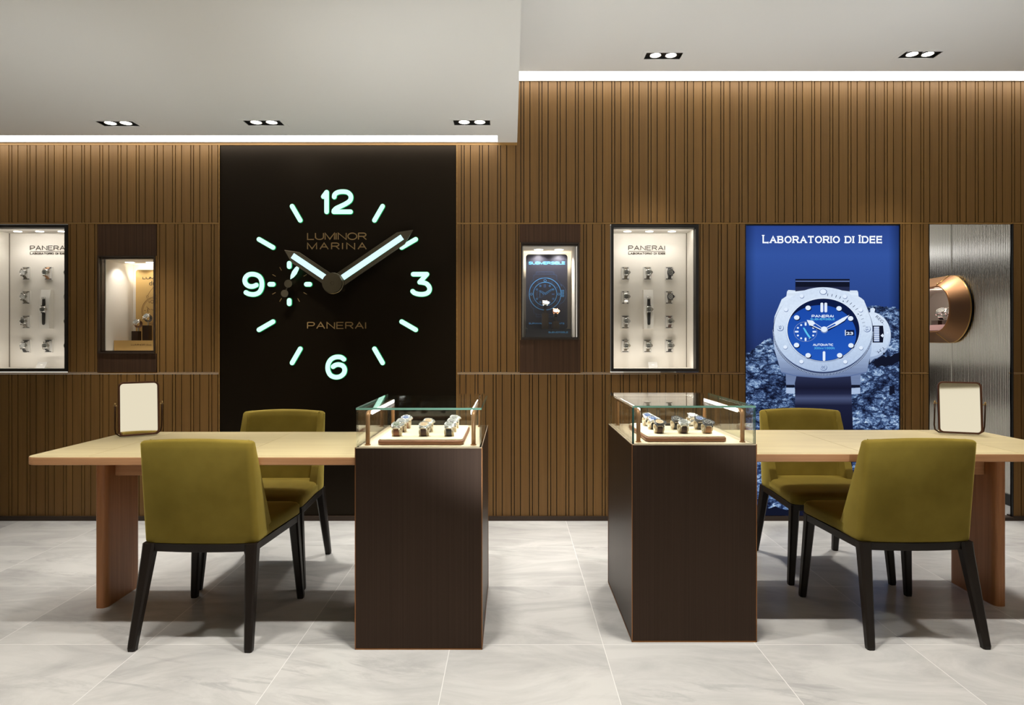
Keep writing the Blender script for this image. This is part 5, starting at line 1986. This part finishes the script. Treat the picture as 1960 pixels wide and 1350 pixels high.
# ================================================================== GLASS CASES ON BRONZE PEDESTALS
def showcase(label, short, x0, x1, y0, y1, zb_, zt_, trayspan, specs, colnames):
    t = thing('display_pedestal', label, 'display case', ((x0 + x1) / 2, (y0 + y1) / 2, 0), 'glass topped bronze pedestals')
    g = G(); g.box(x0, x1, y0, y1, 0.004, zb_ - 0.003)
    part('body', g, 'bronze', t, 0.0015)
    g = G()
    e = 0.0016
    for x in (x0, x1):
        for y in (y0, y1):
            g.box(x - e, x + e, y - e, y + e, 0.0, zb_)
    for y in (y0, y1):
        g.box(x0 - e, x1 + e, y - e, y + e, 0.0, 0.005)
    for x in (x0, x1):
        g.box(x - e, x + e, y0 - e, y1 + e, 0.0, 0.005)
    part('edge_trim', g, 'bronze_edge', t)
    g = G(); g.box(x0 + 0.001, x1 - 0.001, y0 + 0.001, y1 - 0.001, zb_ - 0.0035, zb_)
    part('deck', g, 'deck_beige', t)
    # glass hood, five panes; the cut edges look green
    tk = 0.008
    gx0, gx1, gy0, gy1 = x0 + 0.002, x1 - 0.002, y0 + 0.003, y1 - 0.003
    hood = None
    def pane(a0, a1, b0, b1, c0, c1, thin):
        g = G()
        vs = [(x, y, z) for z in (c0, c1) for y in (b0, b1) for x in (a0, a1)]
        fs = {'z-': (0, 2, 3, 1), 'z+': (4, 5, 7, 6), 'y-': (0, 1, 5, 4), 'y+': (2, 6, 7, 3), 'x-': (0, 4, 6, 2), 'x+': (1, 3, 7, 5)}
        for k, f in fs.items():
            mi = 0 if k[0] == thin else (1 if thin == 'z' else 2)
            g.add([vs[i] for i in f], [(0, 1, 2, 3)], mi)
        return g
    hd = pane(gx0, gx1, gy0, gy1, zt_ - tk, zt_, 'z')
    part('glass_top', hd, ['glass', 'glass_edge', 'glass_edge_dark'], t)
    for a0, a1, b0, b1, th in ((gx0, gx1, gy0, gy0 + tk, 'y'), (gx0, gx1, gy1 - tk, gy1, 'y'), (gx0, gx0 + tk, gy0 + tk, gy1 - tk, 'x'), (gx1 - tk, gx1, gy0 + tk, gy1 - tk, 'x')):
        part('glass_side', pane(a0, a1, b0, b1, zb_, zt_ - tk - 0.0003, th), ['glass', 'glass_edge', 'glass_edge_dark'], t)
    # lamp frames: bronze tube bent over each side, LED bar on the inner face
    for s in (-1, 1):
        xx = (x0 + 0.036) if s < 0 else (x1 - 0.036)
        ya, yb = y0 + 0.055, y1 - 0.06
        zt2 = zt_ - 0.026
        pts = [(xx, ya, zb_), (xx, ya, zt2 - 0.02)] + [(xx, ya + 0.018 - 0.018 * math.cos(a), zt2 - 0.018 + 0.018 * math.sin(a)) for a in [PI / 2 * k / 5 for k in range(1, 6)]]
        pts += [(xx, yb - 0.018 + 0.018 * math.sin(a), zt2 - 0.018 + 0.018 * math.cos(a)) for a in [PI / 2 * k / 5 for k in range(0, 6)]] + [(xx, yb, zb_)]
        g = G(); g.tube(pts, 0.0085, 12)
        for y in (ya, yb):
            g.rings([[(xx + r * math.cos(2 * PI * k / 16), y + r * math.sin(2 * PI * k / 16), z) for k in range(16)] for r, z in ((0.0115, zb_), (0.0115, zb_ + 0.004))], 0, True, False)
        fr = part('lamp_frame', g, 'bronze_tube', t)
        g = G()
        xi = xx - s * 0.0085
        g.box(min(xi, xi - s * 0.004), max(xi, xi - s * 0.004), ya + 0.03, yb - 0.03, zt2 - 0.008, zt2 + 0.006)
        part('led_bar', g, 'led', fr)
        ld = bpy.data.lights.new('case_beam', 'AREA')
        ld.shape = 'RECTANGLE'
        ld.size, ld.size_y = 0.012, (yb - ya) - 0.06
        ld.energy = 0.75
        ld.color = (1, 0.96, 0.9)
        lo = bpy.data.objects.new('case_beam', ld)
        COL.objects.link(lo)
        lo.location = (xi - s * 0.006, (ya + yb) / 2, zt2 - 0.002)
        lo.rotation_euler = (0, s * math.radians(40), 0)
    # tray
    tx0, tx1, ty0, ty1 = trayspan
    tr = thing('watch_tray', 'beige leather watch tray with bronze base inside the ' + short, 'tray', ((tx0 + tx1) / 2, (ty0 + ty1) / 2, zb_), 'watch trays')
    def rr2(ins, r):
        return rrect(tx0 + ins, tx1 - ins, ty0 + ins, ty1 - ins, r)
    g = G()
    g.rings([[(x, y, z) for x, y in rr2(i, 0.02)] for i, z in ((0.006, zb_), (0.0, zb_ + 0.004), (0.0, zb_ + 0.016), (0.003, zb_ + 0.019))], 0, True)
    part('base', g, 'tray_bronze', tr)
    g = G()
    zc = zb_ + 0.026
    g.rings([[(x, y, z) for x, y in rr2(i, 0.018)] for i, z in ((0.004, zb_ + 0.0195), (0.004, zb_ + 0.023), (0.008, zb_ + 0.0255), (0.016, zc))], 0, True)
    part('cushion', g, 'leather_beige', tr)
    rn = ['front row', 'middle row', 'back row']
    for (r, c), sp in specs.items():
        u = (tx0 + 0.066, (tx0 + tx1) / 2 + 0.002, tx1 - 0.062)[c]
        v = (ty0 + 0.070, ty0 + 0.185, ty0 + 0.300)[r]
        jx = sp[4] if len(sp) > 4 else 0.0
        tilt = math.radians(24)
        zc_ = zc + RB + 0.0025
        # watch origin is at the case, the loop centre lies RB + 0.004 below it along the local normal
        off = (RB + 0.004)
        watch('%s, %s, %s' % (sp[3], rn[r], colnames[c]), (u + jx, v - math.sin(tilt) * off, zc_ + math.cos(tilt) * off), (tilt, 0, 0), sp[0], sp[1], sp[2], 'loop', 'watches on the tray in the ' + short, 1.0)
        cu = bpy.data.objects.new('watch_cuff', CUFF)
        COL.objects.link(cu)
        cu.location = (u + jx, v, zc)
        cu['label'] = 'beige cuff holding the %s watch, %s' % (rn[r].replace(' row', ' row'), colnames[c])
        cu['category'] = 'watch cuff'
        cu['group'] = 'cuffs on the tray in the ' + short
    if 'tag' in specs_extra:
        g = G()
        u, v = (tx0 + tx1) / 2 - 0.004, ty0 + 0.30
        g.box(u - 0.012, u + 0.012, v, v + 0.004, zc, zc + 0.012)
        single('name_tag', g, 'letter_black', 'small black tag at the back of the tray in the ' + short, 'tag')
    return t
specs_extra = {'tag'}
def cuff_mesh():
    g = G()
    rs = []
    n = 22
    w = 0.019
    for i in range(n + 1):
        a = math.radians(48 + (312 - 48) * i / n) - math.radians(24)
        ca, sa = math.cos(a), math.sin(a)
        o_ = (RA - 0.0035) * sa, RB + 0.0025 + (RB - 0.0035) * ca
        i_ = (RA - 0.0095) * sa, RB + 0.0025 + (RB - 0.0095) * ca
        rs.append([(-w, o_[0], o_[1]), (w, o_[0], o_[1]), (w, i_[0], i_[1]), (-w, i_[0], i_[1])])
    g.rings(rs, 0, True, False)
    g.box(-w, w, -0.008, 0.008, 0.0, 0.012)
    return g.mesh('watch_cuff', ['leather_beige'])
CUFF = cuff_mesh()
L5 = {
    (0, 0): ('dial_green', 'strap_brown', 'steel', 'steel watch with brown leather strap', 0.0),
    (0, 1): ('dial_tan', 'strap_dark_brown', 'steel', 'steel watch with tan dial and dark brown strap', 0.004),
    (0, 2): ('dial_grey', 'strap_black', 'steel', 'steel watch with black strap'),
    (1, 0): ('dial_grey', 'strap_dark_brown', 'steel', 'steel watch with reddish brown strap'),
    (1, 1): ('dial_tan', 'steel', 'steel', 'steel bracelet watch with tan dial', 0.006),
    (1, 2): ('dial_grey', 'steel', 'steel', 'steel bracelet watch with grey dial'),
    (2, 0): ('dial_blue', 'strap_brown', 'steel', 'steel watch with blue dial and brown strap'),
    (2, 2): ('dial_grey', 'steel', 'steel', 'steel bracelet watch'),
}
R5 = {
    (0, 0): ('dial_tan', 'strap_dark_brown', 'steel_dark', 'dark cased watch with tan dial and brown strap', 0.0),
    (0, 1): ('dial_grey', 'strap_dark_brown', 'steel', 'steel watch with dark brown strap'),
    (0, 2): ('dial_black', 'strap_tan', 'steel_dark', 'dark cased watch with tan strap'),
    (1, 0): ('dial_blue', 'strap_black', 'steel', 'steel watch with blue dial and black strap'),
    (1, 1): ('dial_black', 'strap_black', 'steel_dark', 'black watch with rubber strap'),
    (1, 2): ('dial_blue', 'strap_black', 'steel_dark', 'big black watch with blue dial'),
    (2, 0): ('dial_blue', 'steel', 'steel', 'steel bracelet watch with blue dial'),
    (2, 2): ('dial_white', 'steel', 'steel', 'bright steel bracelet watch'),
}
showcase('glass topped dark bronze pedestal at the end of the table by the clock', 'glass case by the clock', -0.604, -0.114, 2.485, 3.138, 0.782, 0.935, (-0.530, -0.190, 2.535, 2.945), L5, ['column by the clock table', 'middle column, case by clock', 'aisle column, case by clock'])
showcase('glass topped dark bronze pedestal at the end of the table by the poster', 'glass case by the poster', 0.478, 0.971, 2.547, 3.174, 0.784, 0.937, (0.546, 0.874, 2.60, 3.01), R5, ['aisle column, case by poster', 'middle column, case by poster', 'column by the poster table'])

# ================================================================== MIRRORS
def mirror(label, x, y, z, rz, w, h, tilt):
    t = thing('table_mirror', label, 'mirror', (x, y, z), 'tilting bronze table mirrors', rz)
    # local frame: mirror plane x-z facing -y, leaning back by tilt; bottom edge at z = 0.004
    def lean(g):
        g.xform(Matrix.Translation((0, 0, 0.0045)) @ Matrix.Rotation(-tilt, 4, 'X'))
        return g
    fw = 0.0085
    o = rrect(-w / 2 + fw / 2, w / 2 - fw / 2, fw / 2, h - fw / 2, 0.020, 7)
    g = G()
    n = len(o)
    L_, R_ = stroke_poly(o, fw, True, True)
    rs = []
    for i in range(n + 1):
        a, b = L_[i % n], R_[i % n]
        rs.append([(a[0], -0.007, a[1]), (b[0], -0.007, b[1]), (b[0], 0.007, b[1]), (a[0], 0.007, a[1])])
    g.rings(rs, 0, False, False)
    part('frame', lean(g), 'mirror_frame', t, 0.0015, world=False)
    g = G()
    g.prism(rrect(-w / 2 + fw * .8, w / 2 - fw * .8, fw * .8, h - fw * .8, 0.014, 7), -0.0025, 0.003, 0)
    part('mirror_glass', lean(g), 'mirror_glass', t, world=False)
    # U-shaped rod stand and the two pivots
    hz = h * 0.57
    c, s = math.cos(tilt), math.sin(tilt)
    py, pzv = hz * s, hz * c + 0.0045
    xw = w / 2 + 0.012
    pts = [(-xw, py, pzv + 0.006), (-xw, py + 0.006, pzv * 0.5), (-xw, py + 0.012, 0.04), (-xw + 0.004, py + 0.014, 0.016), (-xw + 0.02, py + 0.016, 0.0042), (xw - 0.02, py + 0.016, 0.0042), (xw - 0.004, py + 0.014, 0.016), (xw, py + 0.012, 0.04), (xw, py + 0.006, pzv * 0.5), (xw, py, pzv + 0.006)]
    g = G(); g.tube(pts, 0.0036, 8)
    part('rod_stand', g, 'mirror_rod', t, world=False)
    for sgn in (-1, 1):
        g = G()
        g.tube([(sgn * (w / 2 - 0.002), py, pzv), (sgn * (xw + 0.006), py, pzv)], 0.003, 8)
        g.tube([(sgn * xw, py, pzv + 0.004), (sgn * xw, py, pzv + 0.013)], 0.0042, 8)
        part('pivot', g, 'brass', t, world=False)
    return t
mirror('bronze framed table mirror on the table by the clock', -1.8185, 3.140, 0.727, math.radians(35.5), 0.176, 0.262, math.radians(5.5))
mirror('bronze framed table mirror on the table by the blue poster', 2.234, 3.197, 0.727, math.radians(-22), 0.188, 0.258, math.radians(6))
